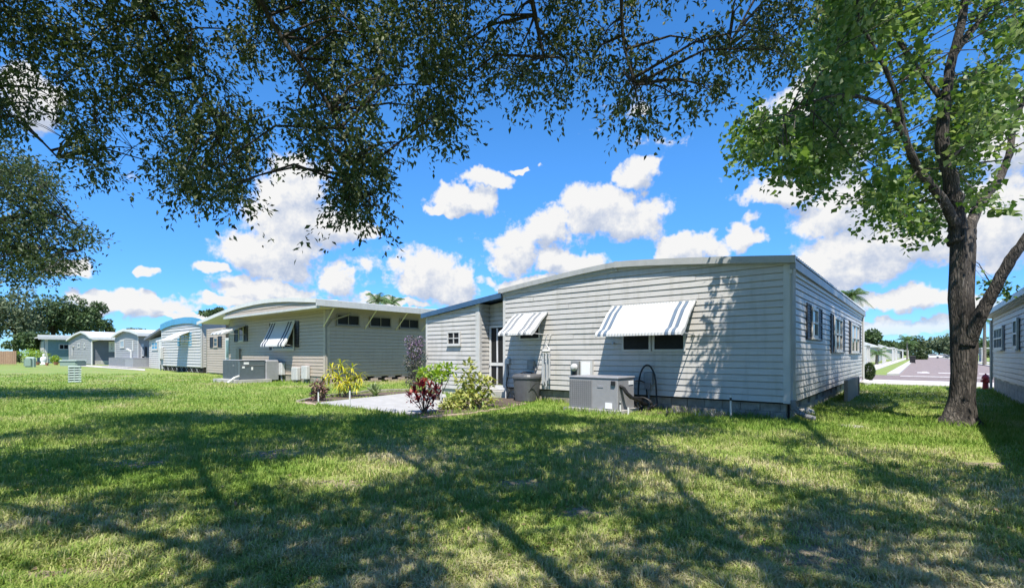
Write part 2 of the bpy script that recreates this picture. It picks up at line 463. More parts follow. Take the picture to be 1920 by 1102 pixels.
leafmat('oak_leaf', [(0.020, 0.038, 0.012), (0.036, 0.064, 0.018), (0.060, 0.092, 0.030), (0.16, 0.18, 0.10)], trans=0.25, rough=0.5, spec=0.3)  # palest tone paints in glints of light on the leaves
leafmat('syc_leaf', [(0.042, 0.090, 0.018), (0.072, 0.140, 0.030), (0.120, 0.190, 0.048), (0.20, 0.26, 0.10)], trans=0.45)
leafmat('far_leaf', [(0.045, 0.075, 0.028), (0.065, 0.11, 0.038), (0.095, 0.15, 0.055)], trans=0.2, rough=0.6)
leafmat('mid_leaf', [(0.025, 0.045, 0.016), (0.045, 0.075, 0.026), (0.085, 0.11, 0.05)], trans=0.3, rough=0.5)
leafmat('far_leaf_grey', [(0.075, 0.105, 0.055), (0.11, 0.145, 0.075), (0.15, 0.18, 0.10)], trans=0.25, rough=0.6)
leafmat('palm_leaf', [(0.06, 0.13, 0.04), (0.10, 0.18, 0.06), (0.17, 0.22, 0.09)], trans=0.3)
leafmat('yellow_leaf', [(0.26, 0.32, 0.02), (0.46, 0.43, 0.03), (0.56, 0.49, 0.05), (0.16, 0.25, 0.03)], trans=0.3)
leafmat('red_leaf', [(0.055, 0.010, 0.015), (0.13, 0.015, 0.022), (0.22, 0.028, 0.030), (0.40, 0.14, 0.08)], trans=0.25)
leafmat('lime_leaf', [(0.13, 0.25, 0.03), (0.22, 0.35, 0.05), (0.36, 0.42, 0.09)], trans=0.35)
leafmat('variegated_leaf', [(0.12, 0.19, 0.03), (0.30, 0.32, 0.07), (0.44, 0.43, 0.15), (0.19, 0.26, 0.045)], trans=0.3)
leafmat('bronze_leaf', [(0.10, 0.055, 0.05), (0.20, 0.11, 0.09), (0.32, 0.21, 0.16), (0.10, 0.12, 0.05)], trans=0.25)
leafmat('dusky_leaf', [(0.035, 0.045, 0.028), (0.06, 0.075, 0.045), (0.11, 0.12, 0.085), (0.16, 0.12, 0.15)], trans=0.2)
leafmat('mauve_flower', [(0.20, 0.12, 0.23), (0.30, 0.20, 0.33), (0.42, 0.34, 0.44)], trans=0.3)
leafmat('agave_leaf', [(0.12, 0.19, 0.07), (0.22, 0.28, 0.12), (0.30, 0.34, 0.20)], trans=0.2)
leafmat('hedge_leaf', [(0.02, 0.045, 0.015), (0.04, 0.075, 0.02), (0.06, 0.10, 0.03)], trans=0.2)
leafmat('dry_weed', [(0.22, 0.22, 0.17), (0.32, 0.31, 0.26), (0.42, 0.40, 0.36)], trans=0.2)
leafmat('litter', [(0.16, 0.10, 0.055), (0.24, 0.17, 0.10), (0.34, 0.27, 0.17)], trans=0.1)
lawnmat('lawn', False)
lawnmat('blade', True)


# ------------------------------------------------------------------ mesh helpers
ORIG = {}


class MB:
    def __init__(s): s.v, s.f = [], []

    def face(s, pts):
        n = len(s.v); s.v += [tuple(p) for p in pts]; s.f.append(tuple(range(n, n + len(pts)))); return s

    def hexa(s, p):                       # 8 points: bottom ring, top ring
        n = len(s.v); s.v += [tuple(q) for q in p]
        for q in ((3, 2, 1, 0), (4, 5, 6, 7), (0, 1, 5, 4), (1, 2, 6, 5), (2, 3, 7, 6), (3, 0, 4, 7)):
            s.f.append(tuple(n + i for i in q))
        return s

    def box(s, W, a0, a1, n0, n1, z0, z1):
        return s.hexa([W(a0, n0, z0), W(a1, n0, z0), W(a1, n1, z0), W(a0, n1, z0), W(a0, n0, z1), W(a1, n0, z1), W(a1, n1, z1), W(a0, n1, z1)])

    def bbox(s, W, a0, a1, n0, n1, z0, z1, b=0.02):
        """box with chamfered vertical edges and chamfered top rim"""
        def ring(i, z):
            a, c, e, g = a0 + i, a1 - i, n0 + i, n1 - i
            return [W(a + b, e, z), W(c - b, e, z), W(c, e + b, z), W(c, g - b, z), W(c - b, g, z), W(a + b, g, z), W(a, g - b, z), W(a, e + b, z)]
        return s.loft([ring(0, z0), ring(0, z1 - b), ring(b * .8, z1)])

    def loft(s, rings, caps=True):
        n = len(s.v); k = len(rings[0])
        for r in rings: s.v += [tuple(p) for p in r]
        for i in range(len(rings) - 1):
            for j in range(k):
                s.f.append((n + i * k + j, n + i * k + (j + 1) % k, n + (i + 1) * k + (j + 1) % k, n + (i + 1) * k + j))
        if caps:
            s.f.append(tuple(n + j for j in reversed(range(k)))); s.f.append(tuple(n + (len(rings) - 1) * k + j for j in range(k)))
        return s

    def tube(s, pts, rad, sides=8, lump=0.0, caps=True):
        pts = [Vector(p) for p in pts]
        if not hasattr(rad, '__len__'): rad = [rad] * len(pts)
        rings = []; up = None
        for i, p in enumerate(pts):
            t = (pts[min(i + 1, len(pts) - 1)] - pts[max(i - 1, 0)])
            if t.length < 1e-9: t = Vector((0, 0, 1))
            t.normalize()
            if up is None:
                up = Vector((1, 0, 0)) if abs(t.x) < 0.8 else Vector((0, 1, 0))
            a = (up - t * up.dot(t)).normalized(); b = t.cross(a); up = a
            r = rad[i]
            ring = []
            for j in range(sides):
                th = 2 * math.pi * j / sides
                rr = r * (1 + (random.uniform(-lump, lump) if lump else 0))
                ring.append(p + a * math.cos(th) * rr + b * math.sin(th) * rr)
            rings.append(ring)
        return s.loft(rings, caps)

    def lathe(s, c, prof, sides=20):
        return s.loft([[Vector((c[0] + r * math.cos(2 * math.pi * j / sides), c[1] + r * math.sin(2 * math.pi * j / sides), c[2] + z)) for j in range(sides)] for r, z in prof])

    def build(s, name, m, parent=None, smooth=False, kind=None, label=None):
        me = bpy.data.meshes.new(name)
        if parent is not None:
            o0 = ORIG[parent.name]
            v = [(x - o0[0], y - o0[1], z - o0[2]) for x, y, z in s.v]
        else: v, o0 = s.v, (0, 0, 0)
        me.from_pydata(v, [], s.f)
        if isinstance(m, str): m = MATS[m]
        me.materials.append(m)
        if smooth: me.polygons.foreach_set('use_smooth', [True] * len(me.polygons))
        bm = bmesh.new(); bm.from_mesh(me); bmesh.ops.recalc_face_normals(bm, faces=bm.faces); bm.to_mesh(me); bm.free()
        o = bpy.data.objects.new(name, me); C.objects.link(o)
        if parent is not None: o.parent = parent
        ORIG[o.name] = tuple(o0)
        if kind: o['kind'] = kind
        if label: o['label'] = label
        return o


def thing(name, label, cat, loc=(0, 0, 0), group=None):
    o = bpy.data.objects.new(name, None); C.objects.link(o)
    o.empty_display_size = 0.2
    o.location = loc; o['label'] = label; o['category'] = cat
    if group: o['group'] = group
    ORIG[o.name] = tuple(loc)
    return o


def tag(o, label, cat, group=None):
    o['label'] = label; o['category'] = cat
    if group: o['group'] = group
    return o


def struct(name, mb, m, parent=None):
    o = mb.build(name, m, parent)
    if parent is None: o['kind'] = 'structure'
    return o


def frame(O, A, Nn):
    O, A, Nn = Vector((O[0], O[1], 0)), Vector((A[0], A[1], 0)), Vector((Nn[0], Nn[1], 0))

    def W(a, n, z): return O + A * a + Nn * n + Vector((0, 0, z))
    return W


def fast_mesh(name, V, Fq, m, parent=None, kind=None, smooth=False):
    """numpy verts (n,3) and faces (k,3) or (k,4)"""
    me = bpy.data.meshes.new(name)
    if parent is not None: V = V - np.array(ORIG[parent.name])
    n, k = Fq.shape
    me.vertices.add(len(V)); me.vertices.foreach_set('co', V.astype(np.float32).ravel())
    me.loops.add(n * k); me.loops.foreach_set('vertex_index', Fq.astype(np.int32).ravel())
    me.polygons.add(n); me.polygons.foreach_set('loop_start', np.arange(0, n * k, k, dtype=np.int32))
    if smooth: me.polygons.foreach_set('use_smooth', np.ones(n, dtype=bool))
    me.update(calc_edges=True)
    me.materials.append(MATS[m] if isinstance(m, str) else m)
    o = bpy.data.objects.new(name, me); C.objects.link(o)
    if parent is not None: o.parent = parent; ORIG[o.name] = ORIG[parent.name]
    else: ORIG[o.name] = (0, 0, 0)
    if kind: o['kind'] = kind
    return o


def leaves_mesh(pos, dirs, nrm, length, width, lobed=False):
    """one small folded leaf per position; returns verts, tri faces"""
    d = dirs / np.maximum(np.linalg.norm(dirs, axis=1, keepdims=True), 1e-6)
    s = np.cross(d, nrm); s /= np.maximum(np.linalg.norm(s, axis=1, keepdims=True), 1e-6)
    n = np.cross(s, d)
    L, Wd = length[:, None], width[:, None]
    if lobed:
        # broad leaf with three points
        P = [pos, pos + d * L * .30 + s * Wd * .52 + n * L * .05, pos + d * L * .62 + s * Wd * .26, pos + d * L * 1.0 - n * L * .08,
             pos + d * L * .62 - s * Wd * .26, pos + d * L * .30 - s * Wd * .52 + n * L * .05]
        V = np.stack(P, 1).reshape(-1, 3)
        b = np.arange(len(pos))[:, None] * 6
        Fc = np.concatenate([b + np.array([[0, 1, 2]]), b + np.array([[0, 2, 4]]), b + np.array([[2, 3, 4]]), b + np.array([[0, 4, 5]])])
    else:
        P = [pos, pos + d * L * .45 + s * Wd * .5 + n * Wd * .18, pos + d * L - n * L * .08, pos + d * L * .45 - s * Wd * .5 + n * Wd * .18]
        V = np.stack(P, 1).reshape(-1, 3)
        b = np.arange(len(pos))[:, None] * 4
        Fc = np.concatenate([b + np.array([[0, 1, 2]]), b + np.array([[0, 2, 3]])])
    return V, Fc


def runit(n):
    v = rng.normal(size=(n, 3)); return v / np.linalg.norm(v, axis=1, keepdims=True)


def np_noise(x, y, seed=0):
    """smooth value noise in the plane, 0..1"""
    xi, yi = np.floor(x).astype(np.int64), np.floor(y).astype(np.int64)
    xf, yf = x - xi, y - yi
    xf, yf = xf * xf * (3 - 2 * xf), yf * yf * (3 - 2 * yf)

    def h(a, b):
        k = (a * 374761393 + b * 668265263 + seed * 974711) & 0x7fffffff
        k = ((k ^ (k >> 13)) * 1274126177) & 0x7fffffff
        return ((k ^ (k >> 16)) & 0xffff) / 65535.0
    return (h(xi, yi) * (1 - xf) + h(xi + 1, yi) * xf) * (1 - yf) + (h(xi, yi + 1) * (1 - xf) + h(xi + 1, yi + 1) * xf) * yf


# ------------------------------------------------------------------ ground, roads
g = MB().face([(-900, -300, 0), (900, -300, 0), (900, 1500, 0), (-900, 1500, 0)])
struct('ground', g, 'lawn')
WID = frame((0, 0), (1, 0), (0, 1))
struct('pavement', MB().box(WID, -120, 120, 28.2, 32.6, -0.3, 0.05), 'sidewalk')
struct('road', MB().face([(-120, 32.6, .012), (120, 32.6, .012), (120, 41, .012), (-120, 41, .012)]), 'road')
struct('road_ahead', MB().face([(-1.1, 41, .012), (6.0, 41, .012), (6.0, 300, .012), (-1.1, 300, .012)]), 'road')
struct('kerb', MB().box(WID, -1.75, -1.1, 41.2, 300, -0.2, 0.12), 'sidewalk')
struct('kerb', MB().box(WID, 6.0, 6.6, 41.2, 300, -0.2, 0.12), 'sidewalk')
struct('pavement', MB().box(WID, -4.6, -3.0, 41.2, 300, -0.2, 0.06), 'sidewalk')
struct('pavement', MB().box(WID, 7.6, 9.0, 41.2, 300, -0.2, 0.06), 'sidewalk')
struct('road_marking', MB().box(WID, -1.0, 4.0, 39.6, 40.1, 0.0, 0.018), 'road_line')
for (x0, x1, y0, y1) in ((-0.2, 0.5, 47.5, 49), (1.0, 2.2, 47.5, 48.6), (2.5, 3.0, 47.3, 49.2), (3.2, 3.9, 47.8, 48.7), (0.1, 0.4, 50, 51)):
    struct('road_marking', MB().box(WID, x0, x1, y0, y1, 0.0, 0.016), 'road_line')

# ------------------------------------------------------------------ house building blocks
def siding(parent, W, a0, a1, z0, top, lap, m, proud=0.034, name='siding_board', piece=3.66):
    """lapped boards with a groove under each butt, every length of board an object; top is a height or a function of a"""
    tf = top if callable(top) else (lambda a: top)
    zmax = max(tf(a0 + (a1 - a0) * i / 40) for i in range(41))
    nrow = int(math.ceil((zmax - z0) / lap))
    slot = lap * .125
    for r in range(nrow):
        zb = z0 + r * lap
        if zmax - zb < 0.012: break
        cuts = [a0]
        x = a0 + piece * (.35 + .31 * (r % 3)) + random.uniform(-.2, .2)
        while x < a1 - .8: cuts.append(x); x += piece
        cuts.append(a1)
        for c0, c1 in zip(cuts, cuts[1:]):
            c0_ = c0 + (.004 if c0 > a0 else 0)
            flat = min(tf(c0_ + (c1 - c0_) * i / 20) for i in range(21)) >= zb + lap
            k = 5 if flat else 25
            mb = MB(); prev = None
            wob = random.uniform(-0.003, 0.003)
            for i in range(k):
                a = c0_ + (c1 - c0_) * i / (k - 1)
                zt = min(zb + lap, tf(a))
                if zt <= zb + 0.004: prev = None; continue
                jit = wob + random.uniform(-0.0018, 0.0018)
                zs = min(zt, zb + lap - slot); t = (zs - zb) / lap
                f0 = proud + jit; f1 = f0 - proud * .5 * t
                cur = [W(a, -.018, zb), W(a, f0 - .003, zb - .0), W(a, f0, zb + min(.006, zs - zb)), W(a, f1, zs), W(a, -.015, zs + .0005), W(a, -.016, zt)]
                if prev:
                    for q in range(5): mb.face([prev[q], cur[q], cur[q + 1], prev[q + 1]])
                prev = cur
            if mb.f: mb.build(name, m, parent)


def solid(parent, W, a0, a1, n0, n1, z0, top, m, name='wall'):
    tf = top if callable(top) else (lambda a: top)
    k = 25 if callable(top) else 2
    mb = MB()
    mb.loft([[W(a, n0, z0), W(a, n1, z0), W(a, n1, tf(a)), W(a, n0, tf(a))] for a in [a0 + (a1 - a0) * i / (k - 1) for i in range(k)]])
    return mb.build(name, m, parent)


def window(parent, W, a0, a1, z0, z1, n=0.036, fw=0.05, cols=1, rows=2, fm='white_trim', gm='glass_dark', depth=0.03, sill=True, label=None, curtain=None):
    mb = MB()
    mb.box(W, a0, a1, n, n + depth, z0, z0 + fw).box(W, a0, a1, n, n + depth, z1 - fw, z1)
    mb.box(W, a0, a0 + fw, n, n + depth, z0 + fw, z1 - fw).box(W, a1 - fw, a1, n, n + depth, z0 + fw, z1 - fw)
    o = mb.build('window', fm, parent, label=label)
    ia0, ia1, iz0, iz1 = a0 + fw, a1 - fw, z0 + fw, z1 - fw
    g = fw * 0.55
    for i in range(1, cols):
        a = ia0 + (ia1 - ia0) * i / cols
        MB().box(W, a - g / 2, a + g / 2, n + .004, n + depth - .004, iz0, iz1).build('mullion', fm, o)
    for j in range(1, rows):
        z = iz0 + (iz1 - iz0) * j / rows
        MB().box(W, ia0, ia1, n + .003, n + depth - .002, z - g / 2, z + g / 2).build('transom', fm, o)
    for i in range(cols):
        for j in range(rows):
            b0, b1 = ia0 + (ia1 - ia0) * i / cols, ia0 + (ia1 - ia0) * (i + 1) / cols
            c0, c1 = iz0 + (iz1 - iz0) * j / rows, iz0 + (iz1 - iz0) * (j + 1) / rows
            gg = gm if not isinstance(gm, (list, tuple)) else gm[j % len(gm)]
            MB().box(W, b0 + .002, b1 - .002, n + .002 - .004, n + .010, c0 + .002, c1 - .002).build('pane', gg, o)
    if sill:
        MB().box(W, a0 - .03, a1 + .03, n, n + depth + .03, z0 - .035, z0 - .001).build('sill', fm, o)
    return o


def shutter(parent, W, a0, a1, z0, z1, m='black_shutter', n=0.026):
    mb = MB(); fw = 0.04
    mb.box(W, a0, a0 + fw, n, n + .035, z0, z1).box(W, a1 - fw, a1, n, n + .035, z0, z1)
    for z in (z0, (z0 + z1) / 2 - fw / 2, z1 - fw): mb.box(W, a0 + fw, a1 - fw, n, n + .033, z, z + fw)
    k = max(4, int((z1 - z0) / 0.075))
    for i in range(k):
        z = z0 + fw + (z1 - z0 - 2 * fw) * i / k; e = (z1 - z0 - 2 * fw) / k
        mb.hexa([W(a0 + fw, n, z), W(a1 - fw, n, z), W(a1 - fw, n + .026, z), W(a0 + fw, n + .026, z),
                 W(a0 + fw, n, z + e * .55), W(a1 - fw, n, z + e * .55), W(a1 - fw, n + .012, z + e * .9), W(a0 + fw, n + .012, z + e * .9)])
    return mb.build('shutter', m, parent)


def awning(parent, W, a0, a1, z1, z0, p, colours, n0=0.03, lip=0.12, arms=True, steep=0.0, label=None):
    """curved metal awning made of pressed slats; colours gives each slat's material from a0 to a1"""
    k = len(colours)
    # profile from the wall: straight slope, then turned down lip
    prof = [(n0, z1), (n0 + p * .35, z1 - (z1 - z0 - lip) * (.33 + steep)), (n0 + p * .78, z0 + lip * 1.35), (n0 + p * .93, z0 + lip * .85), (n0 + p, z0 + lip * .35), (n0 + p * 1.0, z0)]
    rail = MB(); rail.box(W, a0 - .02, a1 + .02, n0 - .012, n0 + .05, z1 - .01, z1 + .035)
    o = rail.build('awning', 'white_trim', parent, label=label)
    for i, cm in enumerate(colours):
        b0, b1 = a0 + (a1 - a0) * i / k, a0 + (a1 - a0) * (i + 1) / k
        mb = MB(); w = b1 - b0
        cross = [(0.0, 0.0), (.10, .026), (.3, .040), (.7, .040), (.90, .026), (1.0, 0.0)]
        rows = []
        for q, (pn, pz) in enumerate(prof):
            q0, q1 = max(q - 1, 0), min(q + 1, len(prof) - 1)
            tn, tz = prof[q1][0] - prof[q0][0], prof[q1][1] - prof[q0][1]
            l = math.hypot(tn, tz); on, oz = -tz / l, tn / l
            rows.append([W(b0 + w * c, pn + on * h, pz + oz * h) for c, h in cross])
        for q in range(len(rows) - 1):
            for j in range(len(cross) - 1):
                mb.face([rows[q][j], rows[q][j + 1], rows[q + 1][j + 1], rows[q + 1][j]])
        mb.build('slat', cm, o)
    # side wings and the inside of the lip
    for a in (a0 + .004, a1 - .004):
        mb = MB()
        pts = [W(a, pn, pz) for pn, pz in prof]
        low = [W(a, pn, max(pz - (0.02 + 0.10 * min(1, pn / p)), z0 - .01)) for pn, pz in prof]
        for q in range(len(pts) - 1): mb.face([pts[q], pts[q + 1], low[q + 1], low[q]])
        mb.build('side_wing', 'awning_white', o)
    if arms:
        for a in (a0 + .03, a1 - .03):
            mb = MB().tube([W(a, n0 + p * .95, z0 + lip * .45), W(a, n0, z0 + .02)], 0.013, 6)
            mb.build('arm', 'metal_pale', o)
    return o


def corrugated(parent, W, b0, b1, prof, rib=0.23, h=0.028, thick=0.03, m='roof_metal', name='roof'):
    """roof sheet: prof is a list of (a, z) across the house, ribs run across, b along"""
    k = int((b1 - b0) / rib)
    bs = []
    for i in range(k):
        s0 = b0 + (b1 - b0) * i / k; w = (b1 - b0) / k
        bs += [(s0, 0), (s0 + w * .62, 0), (s0 + w * .72, h), (s0 + w * .90, h)]
    bs.append((b1, 0))
    V = []; F = []
    for b, dz in bs:
        for a, z in prof: V.append(W(a, b, z + dz))
    q = len(prof)
    for i in range(len(bs) - 1):
        for j in range(q - 1): F.append((i * q + j, i * q + j + 1, (i + 1) * q + j + 1, (i + 1) * q + j))
    n = len(V)
    for b in (b0, b1):
        for a, z in prof: V.append(W(a, b, z - thick))
    for j in range(q - 1): F.append((n + j, n + q + j, n + q + j + 1, n + j + 1))
    L = (len(bs) - 1) * q
    for j in range(q - 1):
        F.append((j, n + j, n + j + 1, j + 1)); F.append((L + j, L + j + 1, n + q + j + 1, n + q + j))
    for j in (0, q - 1):
        F.append(tuple([i * q + j for i in range(len(bs))] + [n + q + j, n + j]))
    mb = MB(); mb.v = [tuple(v) for v in V]; mb.f = F
    return mb.build(name, m, parent)


def band(parent, W, prof, n0, n1, h0, h1, m, name='fascia'):
    """strip that follows the roof line: from h0 to h1 relative to the profile"""
    return MB().loft([[W(a, n0, z + h0), W(a, n1, z + h0), W(a, n1, z + h1), W(a, n0, z + h1)] for a, z in prof]).build(name, m, parent)


def blocks(parent, W, a0, a1, n0, n1, z0, rows, bl=0.40, bh=0.19, m='block', name='concrete_block', gap=0.008, skip=None, share={}):
    """running-bond masonry, one object per block, alike blocks share a mesh"""
    for r in range(rows):
        off = (bl / 2) * (r % 2)
        a = a0 - off
        while a < a1 - 0.03:
            s, e = max(a, a0), min(a + bl, a1)
            if e - s > 0.05 and not (skip and skip(r, int(round((a - a0) / bl)))):
                jn = random.uniform(-.003, .003)
                key = (name, round(e - s, 3), bh, m, round(n1 - n0, 3), id(W))
                org = W(s, n0, z0 + r * bh)
                if key not in share:
                    mb = MB()
                    def W2(x, y, z, org=org): return W(s + x, n0 + y, z0 + r * bh + z)
                    mb.bbox(W2, gap / 2, e - s - gap / 2, 0, n1 - n0, gap / 2, bh - gap / 2, 0.006)
                    o = mb.build(name, m, parent)
                    share[key] = (o.data, org)
                else:
                    me, o0 = share[key]
                    o = bpy.data.objects.new(name, me); C.objects.link(o); o.parent = parent
                    dlt = W(0, jn, 0) - W(0, 0, 0)
                    o.location = (org - o0) + dlt
            a += bl


# ------------------------------------------------------------------ the white house
X1, X0, Y0, Y1 = -2.12, -10.13, 11.63, 27.9        # right wall, left corner, end wall, far end
XC, HW = (X0 + X1) / 2, (X1 - X0) / 2
LAP = 0.146


def roof_z(x):
    t = abs((x - XC) / HW)
    return 3.80 - 0.36 * (t ** 1.25)


house = thing('mobile_home', 'white lap sided mobile home with two striped window awnings behind the grey air conditioner', 'mobile home', (XC, Y0 + 6, 0))
WE = frame((0, Y0), (1, 0), (0, -1))               # end wall, a = world X
WR = frame((X1, 0), (0, 1), (1, 0))                # right wall, a = world Y
prof = [(XC + HW * 1.02 * (i / 12), roof_z(XC + HW * (i / 12))) for i in range(-12, 13)]
solid(house, WE, X0, X1, -(Y1 - Y0), -0.02, 0.34, lambda a: roof_z(a) - 0.06, 'white_siding')
siding(house, WE, X0 + .06, X1 - .06, 0.37, lambda a: roof_z(a) - 0.13, LAP, 'white_siding')
siding(house, WR, Y0 + .06, Y1 - .05, 0.37, 3.18, LAP, 'white_siding')
# corner boards
MB().box(WE, X1 - .115, X1 + .012, 0.0, .034, .355, 3.36).build('corner_board', 'white_trim', house)
MB().box(WR, Y0 - .020, Y0 + .075, 0.0, .036, .355, 3.34).build('corner_board', 'white_trim', house)
MB().box(WE, X0 - .01, X0 + .09, 0.0, .034, .355, 3.36).build('corner_board', 'white_trim', house)
MB().box(WR, Y1 - .10, Y1 + .03, 0.0, .036, .355, 3.30).build('corner_board', 'white_trim', house)
# roof, fascia, eaves
ofs = [(X0 - .12, roof_z(X0) - .01)] + [(XC + HW * (i / 12), roof_z(XC + HW * (i / 12))) for i in range(-12, 13)] + [(X1 + .13, roof_z(X1) - .012)]
WA = frame((0, 0), (1, 0), (0, 1))
corrugated(house, WA, Y0 - .10, Y1 + .55, ofs, rib=0.23)
half = len(ofs) // 2
band(house, WE, ofs[:half + 1], .085, .150, -.115, .022, 'fascia_metal')
band(house, WE, ofs[half:], .087, .152, -.125, .030, 'fascia_metal')
band(house, WE, ofs[1:half + 1], .03, .083, -.185, -.09, 'fascia_metal', 'fascia_return')
band(house, WE, ofs[half:-1], .03, .080, -.150, -.10, 'fascia_metal', 'fascia_return')
band(house, WE, ofs[1:half + 1], .0, .055, -.215, -.186, 'white_trim', 'rake_trim')
# gable flashing joint in the middle
MB().box(WE, XC - .05, XC + .06, .086, .158, roof_z(XC) - .13, roof_z(XC) + .034).build('fascia_joint', 'fascia_metal', house)
MB().box(WR, Y0 - .08, Y1 + .52, .02, .125, 3.19, 3.37).build('eave_fascia', 'eave_grey', house)
MB().box(WR, Y0 - .06, Y1 + .5, .0, .06, 3.10, 3.188).build('frieze_board', 'white_trim', house)
# downspout at the near corner, with a flexible elbow onto the grass
MB().tube([WR(Y0 - .03, .085, 3.26), WR(Y0 - .03, .075, 2.9), WR(Y0 - .03, .075, .42)], .042, 4).build('downspout', 'fascia_metal', house)
elb = MB(); P0 = [WR(Y0 - .03, .075, .44), WR(Y0 - .03, .09, .30), WR(Y0 + .0, .16, .19), WR(Y0 + .02, .30, .12), WR(Y0 + .05, .46, .07)]
rr = []
pp = []
for i in range(33):
    t = i / 32 * 4; j = min(int(t), 3); f = t - j
    pp.append(P0[j].lerp(P0[j + 1], f)); rr.append(.058 if i % 2 else .047)
elb.tube(pp, rr, 10).build('downspout_elbow', 'ac_grill', house)
MB().tube([WR(Y1 - .02, .075, 3.24), WR(Y1 - .02, .075, .22), WR(Y1 + .0, .30, .10)], .04, 4).build('downspout', 'white_trim', house)
# block footing
blocks(house, WE, X0 + .02, X1 - .07, -.19, -.075, -.03, 2)
MB().box(WE, X0, X1 - .05, -.3, -.192, -.05, .33).build('footing', 'dark_gap', house)  # near-black backing, gives the hollow behind the blocks its shade
blocks(house, WR, Y0 + .08, Y1 - .05, -.19, -.08, -.03, 2, bl=.40, m='pale_block', skip=lambda r, c: False if r == 0 else c % 3 == 1)
MB().box(WR, Y0 + .1, Y1, -.3, -.192, -.05, .33).build('footing', 'dark_gap', house)  # same dark backing, shows as shade through the left-out blocks
MB().box(WE, X0, X1, -.12, .002, .338, .368).build('gap_shade_strip', 'dark_gap', house)  # dark strip painted as the shaded gap under the siding
MB().box(WR, Y0, Y1, -.12, .002, .338, .368).build('gap_shade_strip', 'dark_gap', house)

# end-wall windows under the awnings
def AXr(px): return AY(px, 600, Y0).x
a, b = AXr(1171), AXr(1219)
zt, zb = 2.30, AY(1200, 655, Y0).z
window(house, WE, a - .05, b + .04, zb - .05, zt, rows=1, sill=False, gm='screen_dark')
a, b = AXr(1228), AXr(1283)
window(house, WE, a - .04, b + .05, zb - .05, zt, rows=1, sill=False, gm='screen_dark')
a, b = AXr(978), AXr(1012)
zb1 = AY(995, 634, Y0).z
window(house, WE, a - .05, b + .05, zb1 - .05, 2.30, rows=1, sill=False, gm='screen_dark')
# awnings
W_, B_, Gr_ = 'awning_white', 'awning_blue', 'awning_grey'
awning(house, WE, AXr(1151) - .02, AXr(1306), 2.66, 1.84, .92, [W_, B_, W_, B_] + [W_] * 19 + [B_, W_, B_, W_, W_], label='wide white awning with blue stripes at both ends')
awning(house, WE, AXr(967), AXr(1028), 2.62, 1.95, .80, [W_, Gr_, W_, Gr_, W_, W_, W_, W_, Gr_, W_, Gr_, W_, W_], label='narrow white awning with grey stripes')
# right-wall windows with shutters
def AYr(px): return AX(px, 600, X1).y
for (s0, w0, w1, s1, yt, yb, pxc, cols, gm) in ((1509, 1517, 1528, 1537, 577, 634, 1522, 1, ['glass_dark', 'glass_pale']), (1555, 1560, 1575, 1580, 596, 659, 1568, 2, ['glass_dark', 'glass_teal']),
                                            (1590, 1593, 1607, 1611, 608, 661, 1600, 2, ['glass_dark', 'glass_pale'])):
    zt, zb = AX(pxc, yt, X1).z, AX(pxc, yb, X1).z
    y0, y1 = AYr(w0), AYr(w1)
    window(house, WR, y0, y1, zb, zt, fw=.075, cols=cols, rows=2, gm=gm, depth=.05)
    shutter(house, WR, AYr(s0), y0 - .02, zb - .05, zt + .05)
    shutter(house, WR, y1 + .02, AYr(s1) + .03, zb - .05, zt + .05)
# meter, breaker box and conduit on the end wall
mx = AXr(1082); mz = AY(1082, 688, Y0).z
o = MB().box(WE, mx - .13, mx + .13, .026, .12, mz - .26, mz + .17).build('electric_meter', 'grey_box', house)
MB().loft([[WE(mx + r * math.cos(t * math.pi / 9), .12 + dn, mz - .0 + r * math.sin(t * math.pi / 9)) for t in range(18)] for r, dn in ((.105, 0), (.105, .05), (.085, .055), (.082, .11), (.05, .135))]).build('meter_dome', 'dish_grey', o, smooth=True)
MB().box(WE, mx - .07, mx + .07, .12, .15, mz - .24, mz - .12).build('meter_plate', 'black_rubber', o)
bx = AXr(1103); 
o = MB().box(WE, bx - .19, bx + .19, .026, .11, mz - .24, mz + .19).build('breaker_box', 'white_trim', house)
MB().bbox(WE, bx - .15, bx + .12, .11, .125, mz - .22, mz + .14, .004).build('box_door', 'white_label', o)
# grey disconnect and the looped cable on the wall right of the unit
dx = AXr(1219); dz = AY(1219, 712, Y0).z
o = MB().bbox(WE, dx - .12, dx + .11, .026, .13, dz - .12, dz + .19, .01).build('disconnect_box', 'grey_box', house)
MB().box(WE, dx - .08, dx + .07, .13, .16, dz - .22, dz - .06).build('box_cover', 'ac_grill', o)
MB().tube([WE(dx, .08, dz - .2), WE(dx, .08, .05)], .022, 6).build('conduit', 'grey_box', house)
# little switch box below first awning, spigot dots
sx = AXr(1000); sz = AY(1000, 684, Y0).z
o = MB().bbox(WE, sx - .14, sx + .10, .026, .15, sz - .12, sz + .14, .012).build('disconnect_box', 'grey_box', house)
MB().tube([WE(sx + .12, .10, sz - .04), WE(sx + .2, .14, sz - .14), WE(sx + .12, .12, sz - .26), WE(sx + .05, .1, sz - .42)], .03, 6).build('conduit', 'ac_grill', house)
for (px, py) in ((1152, 643), (967, 626)):
    q = AY(px, py, Y0)
    MB().tube([WE(q.x, .02, q.z), WE(q.x, .10, q.z), WE(q.x + .02, .12, q.z - .05)], .025, 8).build('hose_tap', 'metal_pale', house)
# cable drop beside the first corner
q0 = AXr(951)
MB().tube([WE(q0, .06, 1.25), WE(q0 - .01, .06, .02)], .018, 6).build('conduit', 'pipe_white', house)
MB().tube([WE(q0 + .08, .07, 1.15), WE(q0 + .12, .08, .75), WE(q0 + .04, .1, .45), WE(q0 + .2, .12, .25), WE(q0 + .1, .12, .02)], .017, 6).build('cable', 'black_rubber', house)
o = MB().bbox(WE, q0 - .02, q0 + .16, .026, .12, 1.1, 1.28, .01).build('junction_box', 'white_trim', house)

